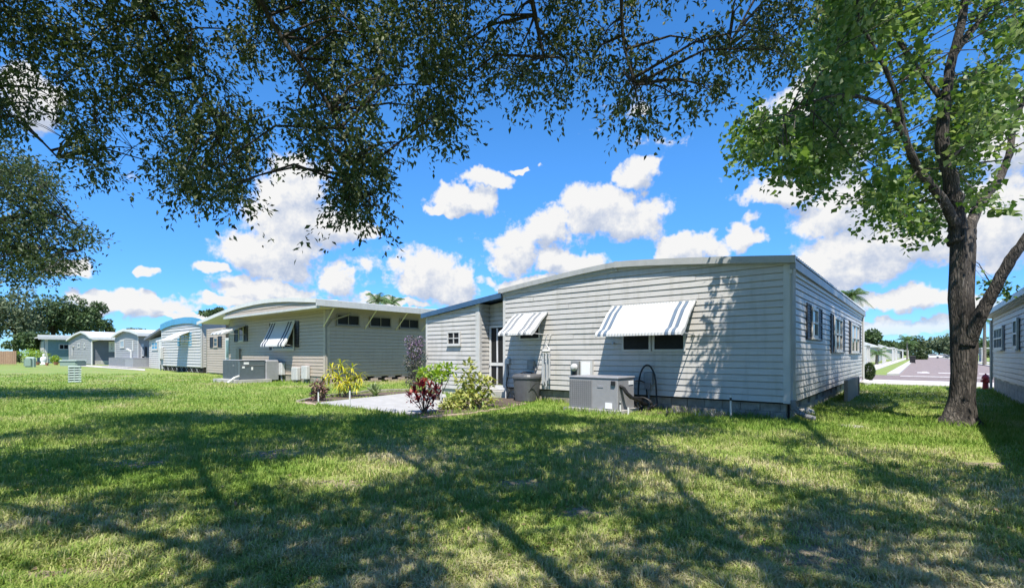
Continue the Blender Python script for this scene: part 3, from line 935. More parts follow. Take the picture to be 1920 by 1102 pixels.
# lower blue-roofed addition on its left side
XA, XD = AY(800, 650, Y0).x, AY(899, 650, Y0).x
REC = 0.5


def add_z(x): return 2.86 + (3.30 - 2.86) * (x - XA) / (X0 - XA)


solid(house, WE, XA, XD, -9.0, -.02, .02, lambda a: add_z(a) - .10, 'white_siding')
siding(house, WE, XA + .05, XD - .09, 0.20, lambda a: add_z(a) - .12, LAP, 'white_siding')
MB().box(WE, XA - .01, XA + .08, 0, .034, .1, add_z(XA) - .10).build('corner_board', 'white_trim', house)
MB().box(WE, XD - .15, XD + .012, 0, .034, .1, add_z(XD) - .10).build('corner_board', 'white_trim', house)
WX = frame((XD, 0), (0, 1), (1, 0))
siding(house, WX, Y0 + .03, Y0 + REC, .20, add_z(XD) - .1, LAP, 'white_siding')
MB().box(WX, Y0 - .02, Y0 + .09, 0, .03, .1, add_z(XD) - .10).build('corner_board', 'white_trim', house)
WB = frame((0, Y0 + REC), (1, 0), (0, -1))
solid(house, WB, XD, X0 - .02, -8.5, -.02, .02, lambda a: add_z(a) - .10, 'white_siding')
siding(house, WB, XD + .03, X0 - .01, .2, lambda a: add_z(a) - .12, LAP, 'white_siding')
bp = [(XA - .16, add_z(XA) - .02), (X0 - .015, add_z(X0))]
MB().loft([[WE(a, -8.6, z - .03), WE(a, .11, z - .03), WE(a, .11, z + .02), WE(a, -8.6, z + .02)] for a, z in bp]).build('roof', 'blue_roof', house, label='dark blue edged flat roof of the addition')
band(house, WE, bp, .112, .150, -.12, .045, 'blue_roof')
# its small window
wa, wb = AY(843, 630, Y0).x, AY(863, 630, Y0).x
window(house, WE, wa - .05, wb + .05, AY(852, 644, Y0).z - .05, AY(852, 624, Y0).z + .05, cols=2, rows=2, fw=.05, gm='screen_dark', depth=.045)
# screen door
da, db = XD + .05, X0 - .03
dz0, dz1 = .22, 2.36
dr = MB()
fwd = .07
for (p0, p1, q0_, q1_) in ((da, da + fwd, dz0, dz1), (db - fwd, db, dz0, dz1), (da + fwd, db - fwd, dz1 - fwd, dz1), (da + fwd, db - fwd, 1.02, 1.12), (da + fwd, db - fwd, dz0, dz0 + .16)):
    dr.box(WB, p0, p1, .03, .075, q0_, q1_)
dr = dr.build('screen_door', 'door_white', house)
for (z0_, z1_) in ((dz0 + .16, 1.02), (1.12, dz1 - fwd)):
    MB().box(WB, da + fwd, db - fwd, .034, .040, z0_, z1_).build('pane', 'screen_dark', dr)
    for fct in (.30, .62):
        c = da + (db - da) * fct
        MB().box(WB, c, c + .07, .041, .046, z0_ + .02, z1_ - .02).build('curtain_strip', 'curtain', dr)
MB().box(WB, da + .012, da + .05, .076, .115, 1.03, 1.16).build('handle', 'metal_pale', dr)
MB().box(WB, XD + .02, X0 - .01, 0.0, .4, 0.0, .20).build('door_step', 'concrete', house)

# ------------------------------------------------------------------ beige house next door
BX, BY = AD(607, 660, 22.4).x, Y0
B0 = AY(430, 660, BY).x                              # left end of the main body
B00 = AY(386, 660, BY).x
WBE = frame((0, BY), (1, 0), (0, -1)); WBR = frame((BX, 0), (0, 1), (1, 0))
bh = thing('mobile_home', 'beige mobile home with deep white curved roof and long shaded side wall', 'mobile home', ((BX + B0) / 2, BY + 6, 0))
FO = 0.95
BYF = BY - FO
def broof(x):
    pts = BPROF
    for (xa, za), (xb, zb_) in zip(pts, pts[1:]):
        if xa <= x <= xb: return za + (zb_ - za) * (x - xa) / (xb - xa)
    return pts[0][1] if x < pts[0][0] else pts[-1][1]
BPROF = []
for (px, py) in ((372, 604), (421, 583), (440, 576), (457, 571), (478, 566), (497, 562.5), (520, 560), (545, 559), (565, 559.3), (584, 560.5)):
    q = AY(px, py, BYF); BPROF.append((q.x, q.z))
BPROF[-1] = (BX + 1.12, BPROF[-1][1] - .03)
eave = BPROF[-1][1]
BXE = BPROF[-1][0]
solid(bh, WBE, B0, BX, -14.0, -.02, .3, lambda a: broof(a) - .16, 'beige_siding')
siding(bh, WBE, B0 + .05, BX - .08, .36, lambda a: broof(a) - .18, .165, 'beige_siding')
siding(bh, WBR, BY + .1, BY + 13.9, .36, 2.72, .165, 'beige_siding')
MB().box(WBE, BX - .16, BX + .012, 0, .036, .3, 3.45).build('corner_board', 'beige_trim', bh)
MB().box(WBR, BY - .02, BY + .18, 0, .036, .3, 3.45).build('corner_board', 'beige_trim', bh)
MB().box(WBE, B0 - .02, B0 + .10, 0, .036, .1, 3.3).build('corner_board', 'brown_trim', bh)
# roof shell: curved sheet with ribs along its length
rf = MB()
rings = []
for n_ in (FO + .06, -14.2):
    rings.append([WBE(a, n_, z) for a, z in BPROF] + [WBE(a, n_, z - .09) for a, z in reversed(BPROF)])
rf.loft(rings).build('roof', 'white_roof', bh)
for i in range(9):
    n_ = -i * 1.5
    MB().loft([[WBE(a, n_, z - .01), WBE(a, n_ + .06, z - .01), WBE(a, n_ + .06, z + .03), WBE(a, n_, z + .03)] for a, z in BPROF]).build('roof_rib', 'white_roof', bh)
band(bh, WBE, BPROF, FO + .062, FO + .10, -.17, .015, 'white_roof')
MB().box(frame((BXE, 0), (0, 1), (1, 0)), BYF - .1, BY + 14, -.03, .05, eave - .30, eave - .03).build('eave_fascia', 'white_trim', bh)
# gable infill at the front of the overhang with its horizontal beam
zbm = AY(582, 574, BYF).z
MB().box(WBE, BPROF[1][0], BXE, FO - .06, FO + .06, zbm - .11, zbm + .0).build('porch_beam', 'white_trim', bh)
siding(bh, WBE.__class__ and frame((0, BYF + .01), (1, 0), (0, -1)), BPROF[1][0] + .1, BXE - .05, zbm, lambda a: broof(a) - .10, .16, 'beige_siding')
# soffit under the overhang
MB().box(WBE, BPROF[1][0], BXE - .06, 0.0, FO - .065, zbm - .06, zbm - .02).build('soffit', 'beige_trim', bh)
# clerestory windows and roof braces on the side
for (p0, p1) in ((630, 673), (692, 732), (748, 784)):
    y0_, y1_ = AX(p0, 600, BX).y, AX(p1, 600, BX).y
    window(bh, WBR, y0_, y1_, 2.78, 3.30, fw=.05, cols=2, rows=1, fm='brown_trim', depth=.05, gm='screen_dark')
siding(bh, WBR, BY + .1, BY + 13.9, 2.72 + .0, 3.42, .165, 'beige_siding', proud=.016)
for px in (606, 684, 742, 790):
    yb = AX(px, 600, BX).y
    MB().tube([WBR(yb, .03, 2.68), WBR(yb, BXE - BX - .05, eave - .22)], .032, 4).build('roof_brace', 'cream_metal', bh)
MB().tube([WBR(BY - .02, .09, .4), WBR(BY - .02, .09, 2.65), WBR(BY + .25, .12, 3.0), WBR(BY + .9, .35, 3.25), WBR(BY + .95, .5, 3.35)], .045, 6).build('downspout', 'brown_trim', bh)
MB().tube([WBR(BY - .0, .11, .0), WBR(BY - .0, .11, 1.3)], .04, 4).build('downspout_foot', 'beige_trim', bh)
# open brick skirting
def openw(r, c): return (c + r) % 2 == 1 and r in (1, 2) or (r == 0 and c % 5 == 2)
blocks(bh, WBR, BY + .1, BY + 10, -.10, .02, -.02, 3, bl=.42, bh=.115, m='pink_brick', name='brick', skip=openw, gap=.01)
MB().box(WBR, BY, BY + 13.9, -.5, -.12, -.05, .35).build('footing', 'dark_gap', bh)  # dark backing, painted shade behind the brick openings
blocks(bh, WBE, B0, BX, -.10, .0, -.02, 2, bl=.42, bh=.18, m='block')
MB().box(WBE, B0, BX, -.5, -.12, -.05, .35).build('footing', 'dark_gap', bh)  # dark backing for the shade in the block joints
# lean-to on the far side, set back, and the door in the recess
RL = 1.0
WBL = frame((0, BY + RL), (1, 0), (0, -1))
BL0 = AY(388, 660, BY + RL).x
solid(bh, WBL, BL0, B0 + .3, -10, -.02, .05, lambda a: broof(a) - .2, 'beige_siding')
siding(bh, WBL, BL0 + .05, AY(424, 660, BY + RL).x, .12, lambda a: broof(a) - .22, .165, 'beige_siding')
MB().box(WBL, BL0 - .03, BL0 + .12, 0, .04, .02, broof(BL0) - .2).build('corner_board', 'brown_trim', bh)
# end wall openings
def BEx(px): return AY(px, 620, BY).x
def BEz(px, py): return AY(px, py, BY).z
window(bh, WBE, BEx(512), BEx(553), BEz(530, 656), BEz(530, 605), fw=.08, cols=2, rows=1)
shutter(bh, WBE, BEx(554), BEx(562), BEz(555, 651), BEz(555, 602))
shutter(bh, WBE, BEx(507), BEx(511), BEz(510, 656), BEz(510, 606))
K_ = 'awning_dark'
awning(bh, WBE, BEx(510), BEx(553) + .1, BEz(530, 604), BEz(530, 654) + .12, .55, [W_, K_, W_, K_] + [W_] * 10 + [K_, W_, K_, W_, W_], steep=.14, lip=.2, label='white awning with navy stripes, let down over the window')
window(bh, WBE, BEx(449), BEx(458), BEz(452, 640), BEz(452, 612), fw=.06, rows=1)
shutter(bh, WBE, BEx(459), BEx(466), BEz(462, 640), BEz(462, 610))
shutter(bh, WBE, BEx(441), BEx(448), BEz(445, 641), BEz(445, 618))
awning(bh, WBE, BEx(440), BEx(462), BEz(455, 611), BEz(440, 632) + .1, 1.25, [W_, 'awning_grey', W_, W_, 'awning_grey', W_, W_, 'awning_grey', W_], label='small white awning with grey stripes, held out over a window')
def BLx(px): return AY(px, 620, BY + RL).x
def BLz(px, py): return AY(px, py, BY + RL).z
shutter(bh, WBL, BLx(395), BLx(401), BLz(398, 652), BLz(398, 632)); shutter(bh, WBL, BLx(410), BLx(417), BLz(413, 651), BLz(413, 630))
window(bh, WBL, BLx(402), BLx(409), BLz(405, 650), BLz(405, 633), fw=.06, rows=2, fm='beige_trim')
dr = MB().box(WBL, BLx(424), BLx(436), .0, .06, .1, 2.5).build('door', 'door_white', bh)
MB().box(WBL, BLx(425.5), BLx(434), .061, .07, 1.2, 2.35).build('pane', 'glass_teal', dr)
MB().box(WBL, BLx(425.5), BLx(434), .061, .07, .3, 1.0).build('pane', 'glass_dark', dr)
MB().box(WBL, BLx(424), BLx(436), .0, .02, 2.5, 3.6).build('recess_shade', 'dark_gap', bh)  # dark sheet painted as the shaded recess above the door
# brown post between door and wall, meter boxes
MB().box(WBE, BEx(446), BEx(452), .04, .12, .7, 1.75).build('utility_cabinet', 'brown_trim', bh)
for (px, py, w) in ((532, 691, .28), (560, 700, .30), (578, 698, .26)):
    q = AY(px, py, BY)
    o = MB().bbox(WBE, q.x - w, q.x + w, .03, .24, q.z - .3, q.z + .32, .03).build('meter_box', 'dish_grey', bh)
    MB().tube([WBE(q.x, .12, q.z - .3), WBE(q.x + .1, .12, 0)], .05, 6).build('conduit', 'grey_box', o)

# ------------------------------------------------------------------ striped house with a blue barrel roof
SX = AD(379, 660, 36).x; SY = AD(379, 660, 36).y
SX0 = AY(304, 660, SY).x
WSE = frame((0, SY), (1, 0), (0, -1)); WSR = frame((SX, 0), (0, 1), (1, 0))
sh = thing('mobile_home', 'white clapboard home with bright blue arched roof edge and blue shutters', 'mobile home', ((SX + SX0) / 2, SY + 6, 0))
SPROF = []
for (px, py) in ((302, 609), (312, 604), (324, 599.5), (336, 597), (348, 595), (360, 595), (370, 596.5), (379, 599)):
    q = AY(px, py, SY - .1); SPROF.append((q.x, q.z))
def sroof(x):
    for (xa, za), (xb, zb_) in zip(SPROF, SPROF[1:]):
        if xa <= x <= xb: return za + (zb_ - za) * (x - xa) / (xb - xa)
    return SPROF[0][1] if x < SPROF[0][0] else SPROF[-1][1]
solid(sh, WSE, SX0, SX, -13, -.02, .4, lambda a: sroof(a) - .1, 'white_siding')
siding(sh, WSE, SX0 + .1, SX - .1, .45, lambda a: sroof(a) - .42, .22, 'white_siding', proud=.085)
siding(sh, WSR, SY + .1, SY + 12.8, .45, 3.5, .20, 'white_siding', proud=.05)
MB().box(WSE, SX - .12, SX + .02, 0, .06, .4, sroof(SX) - .4).build('corner_board', 'white_trim', sh)
MB().box(WSE, SX0 - .02, SX0 + .14, 0, .06, .4, sroof(SX0) - .4).build('corner_board', 'white_trim', sh)
MB().loft([[WSE(a, n_, z) for a, z in SPROF] + [WSE(a, n_, z - .09) for a, z in reversed(SPROF)] for n_ in (.12, -13.2)]).build('roof', 'white_roof', sh)
band(sh, WSE, SPROF, .122, .17, -.46, .02, 'bright_blue')
def SEx(px): return AY(px, 620, SY).x
def SEz(px, py): return AY(px, py, SY).z
window(sh, WSE, SEx(340), SEx(355), SEz(347, 644), SEz(347, 624), fw=.08, rows=1, cols=2, n=.055)
shutter(sh, WSE, SEx(356), SEx(361), SEz(358, 650), SEz(358, 623), 'blue_shutter', .055); shutter(sh, WSE, SEx(335), SEx(339.5), SEz(337, 648), SEz(337, 634), 'blue_shutter', .055)
awning(sh, WSE, SEx(339), SEx(358), SEz(350, 622), SEz(350, 622) - .75, 1.6, [W_] * 12, lip=.06, n0=.06, label='plain white window awning')
# lattice skirt
WSK = WSE
for i in range(16):
    a = SX0 + .2 + (SX - SX0 - .4) * i / 16
    w = (SX - SX0 - .4) / 16
    for s_ in (0, 1):
        MB().hexa([WSK(a + (w if s_ else 0) - .03, -.02 + s_ * .021, .02), WSK(a + (w if s_ else 0) + .03, -.02 + s_ * .021, .02), WSK(a + (w if s_ else 0) + .03, -.002 + s_ * .021, .02), WSK(a + (w if s_ else 0) - .03, -.002 + s_ * .021, .02),
                   WSK(a + (0 if s_ else w) - .03, -.02 + s_ * .021, .40), WSK(a + (0 if s_ else w) + .03, -.02 + s_ * .021, .40), WSK(a + (0 if s_ else w) + .03, -.002 + s_ * .021, .40), WSK(a + (0 if s_ else w) - .03, -.002 + s_ * .021, .40)]).build('lattice_slat', 'dark_gap' if i % 2 else 'duct_grey', sh)
MB().box(WSE, SX0, SX, -.5, -.06, -.02, .42).build('footing', 'dark_gap', sh)  # dark backing, shade of the hollow behind the lattice
# lean-to on its left
RS = 1.0; WSL = frame((0, SY + RS), (1, 0), (0, -1)); SL0 = AY(280, 660, SY + RS).x
zl = AY(280, 637, SY + RS).z; zr = zl + .5
solid(sh, WSL, SL0, SX0 + .2, -11, -.02, 0, lambda a: zl + (zr - zl) * (a - SL0) / (SX0 - SL0), 'white_siding')
siding(sh, WSL, SL0 + .1, SX0, .05, lambda a: zl + (zr - zl) * (a - SL0) / (SX0 - SL0) - .05, .20, 'white_siding', proud=.05)
MB().loft([[WSL(a, -11.2, z), WSL(a, .4, z), WSL(a, .4, z + .2), WSL(a, -11.2, z + .2)] for a, z in ((SL0 - .2, zl - .05), (SX0 + .1, zr + .8))]).build('lean_to_roof', 'slate_siding', sh)
window(sh, WSL, AY(286, 650, SY + RS).x, AY(297, 650, SY + RS).x, AY(290, 656, SY + RS).z, AY(290, 640, SY + RS).z, fw=.12, rows=2, cols=2, n=.055, gm='bright_blue')
MB().box(WSL, AY(300, 650, SY + RS).x, AY(303.5, 650, SY + RS).x, 0.0, .09, 0, zl).build('door_post', 'door_white', sh)
q = AY(308, 662, SY)
o = MB().bbox(WSE, SX0 + .1, SX0 + .65, .06, .3, 1.0, 2.0, .03).build('meter_box', 'dish_grey', sh)
MB().tube([WSE(SX0 + .35, .2, 1.0), WSE(SX0 + .5, .25, .5), WSE(SX0 + .4, .2, 0)], .06, 6).build('conduit', 'grey_box', o)

# ------------------------------------------------------------------ the farther homes on the left
def far_home(name_label, rc, lc, d, peak, eL, eR, sm_f, sm_s, rm, length, side_ov, front_ov=.3, lap=.24):
    """gabled end facing the lawn; px of corners and px heights give the size"""
    p = AD(rc, 660, d); x1, y = p.x, p.y
    x0 = AY(lc, 660, y).x
    h = thing('mobile_home', name_label, 'mobile home', ((x0 + x1) / 2, y + 5, 0))
    W = frame((0, y), (1, 0), (0, -1)); WS = frame((x1, 0), (0, 1), (1, 0))
    zp, zl_, zr_ = AY(peak[0], peak[1], y).z, AY(lc, eL, y).z, AY(rc, eR, y).z
    xp = AY(peak[0], 600, y).x
    pr = [(x0 - .3, zl_ - .1), (x0, zl_), ((x0 * .45 + xp * .55), zl_ + (zp - zl_) * .72), (xp, zp), ((x1 * .55 + xp * .45), zr_ + (zp - zr_) * .62), (x1, zr_), (x1 + side_ov, zr_ - .12)]
    def rz(a):
        for (xa, za), (xb, zb_) in zip(pr, pr[1:]):
            if xa <= a <= xb: return za + (zb_ - za) * (a - xa) / (xb - xa)
        return pr[-1][1]
    solid(h, W, x0, x1, -length, -.02, 0, lambda a: rz(a) - .1, sm_s)
    siding(h, W, x0 + .05, x1 - .1, .1, lambda a: rz(a) - .12, lap, sm_f, proud=.04)
    siding(h, WS, y + .1, y + length - .1, .3, zr_ - .3, lap, sm_s, proud=.03)
    MB().loft([[W(a, n_, z) for a, z in pr] + [W(a, n_, z - .12) for a, z in reversed(pr)] for n_ in (front_ov, -length - .2)]).build('roof', rm, h)
    band(h, W, pr, front_ov + .002, front_ov + .06, -.24, .03, rm)
    MB().box(WS, y - front_ov, y + length, side_ov - .02, side_ov + .06, zr_ - .45, zr_ - .13).build('eave_fascia', rm, h)
    MB().box(W, x1 - .18, x1 + .02, 0, .06, 0, zr_ - .3).build('corner_board', 'white_trim', h)
    MB().box(W, x0 - .02, x0 + .16, 0, .06, 0, zl_ - .3).build('corner_board', 'white_trim', h)
    return h, W, WS, y, x0, x1, zr_


h4, W4, WS4, y4, a40, a41, z4 = far_home('pale grey gabled home behind the long grey air conditioner', 260, 216.5, 51, (238, 617), 629, 622, 'grey_siding', 'grey_siding', 'white_roof', 14, .9)
def ex(px, y): return AY(px, 640, y).x
def ez(px, py, y): return AY(px, py, y).z
window(h4, W4, ex(226, y4), ex(234, y4), ez(230, 652, y4), ez(230, 637, y4), fw=.16, rows=1, cols=1, n=.045, gm='glass_pale')
MB().box(W4, ex(249, y4), ex(251, y4), .04, .07, ez(250, 658, y4), ez(250, 638, y4)).build('vent_pipe', 'white_trim', h4)
for (p0, p1) in ((265, 268),):
    yy0, yy1 = AX(p0, 650, a41).y, AX(p1 + 1, 650, a41).y
    o = MB().box(WS4, yy0, yy1, .03, .10, 0, 2.5).build('door', 'door_white', h4)
    MB().box(WS4, yy0 + .2, yy1 - .15, .101, .12, 1.4, 2.2).build('pane', 'glass_pale', o)
    MB().box(WS4, yy0 + .2, yy1 - .15, .101, .12, .5, 1.2).build('pane', 'glass_dark', o)
MB().box(WS4, AX(272, 650, a41).y, AX(275, 650, a41).y, .03, .10, 1.2, 2.2).build('shutter', 'black_shutter', h4)

h5, W5, WS5, y5, a50, a51, z5 = far_home('grey home with low white gable and dark slate side wall', 174, 130, 64, (157, 621), 636, 631, 'grey_siding', 'slate_siding', 'white_roof', 30, 1.6)
for (p0, p1) in ((146, 151), (158, 161)):
    window(h5, W5, ex(p0, y5), ex(p1, y5), ez(p0, 652, y5), ez(p0, 643, y5), fw=.18, rows=1, n=.045, gm='glass_pale')
yy0, yy1 = AX(203.5, 650, a51).y, AX(215, 650, a51).y
window(h5, WS5, yy0, yy1, AX(209, 659, a51).z, AX(209, 640, a51).z, fw=.3, rows=2, n=.035, depth=.1)
MB().tube([WS5(y5 - .1, .15, 0), WS5(y5 - .1, .15, z5 - .6), WS5(y5 + .6, .9, z5 - .3)], .12, 6).build('downspout', 'white_trim', h5)
MB().tube([W5(ex(138, y5), .15, 1.2), W5(ex(138, y5), .15, 2.4), W5(ex(140, y5), .15, 2.6)], .07, 6).build('vent_pipe', 'white_trim', h5)
for (px) in (160, 170):
    q = AX(px, 620, a51 - 6)
    MB().tube([Vector((a51 - 6, y5 + 4 + (px - 160) * .4, 4.0)), Vector((a51 - 6, y5 + 4 + (px - 160) * .4, 4.75))], .15, 8).build('roof_vent', 'white_roof', h5)
blocks(h5, WS5, y5 + .2, y5 + 16, .035, .14, 0.0, 2, bl=1.2, bh=.28, m='pale_block')

# teal flat-roofed home: its side wall faces us
TX = AD(82, 660, 76).x
yt0, yt1 = AX(84, 650, TX).y, AX(140, 650, TX).y
h6 = thing('mobile_home', 'teal flat roofed home with a dark strip window, far end of the row', 'mobile home', (TX - 4, yt0 + 3, 0))
WT = frame((TX, 0), (0, 1), (1, 0)); WTE = frame((0, yt0), (1, 0), (0, -1))
zt6 = AX(100, 634, TX).z
solid(h6, WTE, TX - 9, TX, -14, 0, 0, zt6, 'teal_siding')
siding(h6, WT, yt0 + .1, yt0 + 13, .2, zt6 - .1, .3, 'teal_siding', proud=.03)
MB().box(WTE, TX - 9.4, TX + .9, -14.4, .8, zt6, zt6 + .16).build('roof', 'white_roof', h6)
MB().box(WT, yt0 - .85, yt0 + 14, .92, .98, zt6 - .22, zt6 + .2).build('eave_fascia', 'white_trim', h6)
MB().box(WT, yt0 - .85, yt0 + 14, .3, .9, zt6 + .162, zt6 + .5).build('roof_edge', 'white_roof', h6)
window(h6, WT, AX(110, 650, TX).y, AX(129, 650, TX).y, AX(118, 655, TX).z, AX(118, 645, TX).z, fw=.1, rows=1, cols=2, n=.035, gm='glass_dark')
MB().box(WT, yt0 - .03, yt0 + .35, 0, .08, 0, zt6 - .2).build('corner_board', 'white_trim', h6)
MB().box(WTE, TX - 5, TX - .4, .04, .1, .3, zt6 - .5).build('porch_curtain', 'white_trim', h6)

# ------------------------------------------------------------------ house on the right edge
RXW = 2.10; RYF = 25.8
rh = thing('mobile_home', 'pinkish white sided home at the right edge, its shaded side wall towards the tree', 'mobile home', (RXW + 4, 18, 0))
WRL = frame((RXW, 0), (0, 1), (-1, 0))
MB().hexa([(RXW + .02, 7, .5), (RXW + 8, 7, .5), (RXW + 8, RYF, .5), (RXW + .02, RYF, .5), (RXW + .02, 7, 2.95), (RXW + 8, 7, 2.95), (RXW + 8, RYF, 2.95), (RXW + .02, RYF, 2.95)]).build('wall', 'pinkish_siding', rh)
siding(rh, WRL, 7.1, RYF - .1, .55, 2.75, .15, 'pinkish_siding', proud=.02)
MB().box(WRL, RYF - .12, RYF + .02, 0, .035, .45, 2.8).build('corner_board', 'white_trim', rh)
blocks(rh, WRL, 7.2, RYF - .02, -.10, -.02, -.02, 3, bl=.4, bh=.19, m='pale_block')
MB().box(WRL, 7, RYF, -.6, -.12, -.05, .52).build('footing', 'dark_gap', rh)  # near-black backing for the shaded hollow under the floor
MB().hexa([(RXW - .28, 6.6, 2.84), (RXW + 4, 6.6, 3.7), (RXW + 4, RYF + .3, 3.7), (RXW - .28, RYF + .3, 2.84), (RXW - .28, 6.6, 2.92), (RXW + 4, 6.6, 3.8), (RXW + 4, RYF + .3, 3.8), (RXW - .28, RYF + .3, 2.92)]).build('roof', 'white_roof', rh)
MB().box(WRL, 6.6, RYF + .3, .20, .30, 2.78, 2.935).build('gutter', 'white_trim', rh)
MB().box(WRL, 6.9, RYF + .2, .0, .2, 2.76, 2.80).build('soffit', 'white_trim', rh)
MB().tube([WRL(RYF - .02, .06, .1), WRL(RYF - .02, .06, 2.7)], .04, 4).build('downspout', 'white_trim', rh)
def RYp(px): return AX(px, 640, RXW).y
y1_, y0_ = RYp(1869), RYp(1885)
window(rh, WRL, y0_, y1_, AX(1877, 656, RXW).z, AX(1877, 612, RXW).z, fw=.09, cols=3, rows=2, gm=['glass_dark', 'glass_teal'], depth=.05)
y1_, y0_ = RYp(1906), RYp(1914)
window(rh, WRL, y0_, y1_, AX(1910, 654, RXW).z, AX(1910, 596, RXW).z, fw=.09, cols=1, rows=2, gm=['glass_dark', 'glass_teal'], depth=.05)

# ------------------------------------------------------------------ air conditioners
def ac_unit(label, W, a0, a1, n0, n1, z0, z1, body, grill, top, pad, grill_side=True, split=.48):
    c = W((a0 + a1) / 2, (n0 + n1) / 2, 0)
    t = thing('air_conditioner', label, 'air conditioner', c)
    MB().bbox(W, a0, a1, n0, n1, z0, z1, .015).build('casing', body, t)
    MB().bbox(W, a0 - .02, a1 + .02, n0 - .02, n1 + .02, z1 + .001, z1 + .035, .012).build('lid', top, t)
    ge = a0 + (a1 - a0) * split
    # louvred coil guard
    k = 11
    gq = MB()
    for i in range(k):
        a = a0 + .04 + (ge - a0 - .06) * i / (k - 1)
        gq.box(W, a, a + .014, n1 + .001, n1 + .016, z0 + .06, z1 - .06)
    for i in range(13):
        z = z0 + .07 + (z1 - z0 - .14) * i / 12
        gq.box(W, a0 + .03, ge, n1 + .0165, n1 + .021, z - .003, z + .003)
    gq.build('coil_guard', grill, t)
    MB().box(W, ge + .01, ge + .018, n1 + .001, n1 + .006, z0 + .02, z1 - .02).build('panel_seam', grill, t)
    MB().bbox(W, a0 + (a1 - a0) * .60, a0 + (a1 - a0) * .72, n1 + .002, n1 + .012, z0 + (z1 - z0) * .70, z0 + (z1 - z0) * .78, .004).build('name_plate', 'ac_top', t)
    MB().box(W, a0 - pad, a1 + pad, n0 - pad * .5, n1 + pad, -.02, z0 - .001).build('concrete_pad', 'concrete', t)
    return t


# unit beside the white house: near edge at px 1158
ng = G(1158, 777)
au_y = ng.y; au_x1 = ng.x
au_x0 = AY(1067, 740, au_y).x
au_y1 = min(AX(1189, 740, au_x1).y, Y0 - .25)
WU = frame((0, 0), (1, 0), (0, -1))
zt = AY(1158, 707, au_y).z
ac = ac_unit('large grey air conditioner on a concrete pad under the wide blue striped awning', WU, au_x0, au_x1, -au_y1, -au_y, .09, zt - .035, 'ac_grey', 'ac_grill', 'ac_top', .10)
WUS = frame((au_x1, 0), (0, 1), (1, 0))
MB().bbox(WUS, au_y1 - .3, au_y1 - .06, .002, .012, zt - .2, zt - .11, .003).build('white_sticker', 'white_label', ac)
MB().box(WU, au_x1 - .32, au_x1 - .14, -au_y + .002, -au_y + .012, .12, .26).build('white_sticker', 'white_label', ac)
MB().bbox(WU, au_x1 - .16, au_x1 - .05, -au_y + .002, -au_y + .045, zt - .19, zt - .09, .01).build('service_valve', 'black_rubber', ac)
# insulated hoses that leave the side panel
for k, (dy, dz_) in enumerate(((.10, .0), (.17, -.03))):
    pts = [WUS(au_y + dy, .0, .66 + dz_), WUS(au_y + dy, .07, .64 + dz_), WUS(au_y + dy + .06, .13, .50 + dz_ * .5), WUS(au_y + dy + .22, .17, .38), WUS(au_y + dy + .5, .18, .36 - k * .06), WUS(au_y1 - .02, .17, .34 - k * .06), WUS(au_y1 + .12, .14, .20), WUS(Y0 + .02, .12, .12)]
    MB().tube(pts, .034 + .008 * k, 8).build('insulated_hose', 'black_rubber', ac)
MB().tube([WUS(au_y1 - .02, .04, zt - .12), WUS(au_y1 + .25, .04, zt - .12), WUS(Y0 - .06, .08, zt - .2), WUS(Y0 - .05, .1, .2)], .018, 6).build('conduit', 'black_rubber', ac)

# unit beside the beige house
ng = G(449, 718)
b_y = ng.y; b_x1 = ng.x
b_x0 = AY(418, 700, b_y).x
b_y1 = AX(497, 700, b_x1).y
zt = AY(449, 676, b_y).z
ac2 = ac_unit('dark slate air conditioner with grey duct cover by the beige house', frame((0, 0), (1, 0), (0, -1)), b_x0, b_x1, -b_y1, -b_y, .16, zt, 'ac_slate', 'ac_slate', 'ac_top', .35, split=.9)
WQ = frame((b_x1, 0), (0, 1), (1, 0))
y2 = AX(524, 700, b_x1).y
MB().bbox(WQ, b_y1 + .02, y2, -1.1, .02, .1, zt + .02, .06).build('duct_cover', 'duct_grey', ac2, label='lighter grey duct cover')
for (f0, f1, z0_, z1_) in ((.16, .36, .80, .92), (.10, .2, .6, .7), (.45, .52, .5, .66)):
    L_ = b_y1 - b_y
    MB().box(WQ, b_y + L_ * f0, b_y + L_ * f1, .002, .012, .16 + (zt - .16) * z0_, .16 + (zt - .16) * z1_).build('white_sticker', 'white_label', ac2)
MB().box(WQ, b_y + .04, b_y1 - .04, .002, .014, .16 + (zt - .16) * .72, .16 + (zt - .16) * .75).build('panel_seam', 'ac_grill', ac2)
MB().tube([WQ(b_y - .05, .06, .35), WQ(b_y - .3, .2, .28), WQ(b_y - .6, .2, .05)], .05, 6).build('drain_pipe', 'pipe_white', ac2)

# unit of the far grey home
q = G(204, 687.5)
q2x = AY(249, 680, q.y).x
zt = AY(225, 671, q.y).z
ac3 = ac_unit('long pale grey air conditioner in front of the grey gabled home', frame((0, 0), (1, 0), (0, -1)), q.x, q2x, -q.y - 1.6, -q.y, .15, zt, 'duct_grey', 'duct_grey', 'ac_top', .5, split=.7)
MB().tube([Vector((q2x - 1.5, q.y + .2, zt)), Vector((q2x - 1.5, q.y + .2, zt + .7)), Vector((q2x - 2.6, q.y + .1, zt + .9))], .12, 6).build('vent_pipe', 'white_trim', ac3)
struct('path', MB().face([tuple(AY(150, 660, q.y - 1.6).xy) + (.02,), tuple(AY(272, 660, q.y - 1.0).xy) + (.02,), tuple(AY(272, 660, q.y + .2).xy) + (.02,), tuple(AY(150, 660, q.y + .2).xy) + (.02,)]), 'sidewalk')

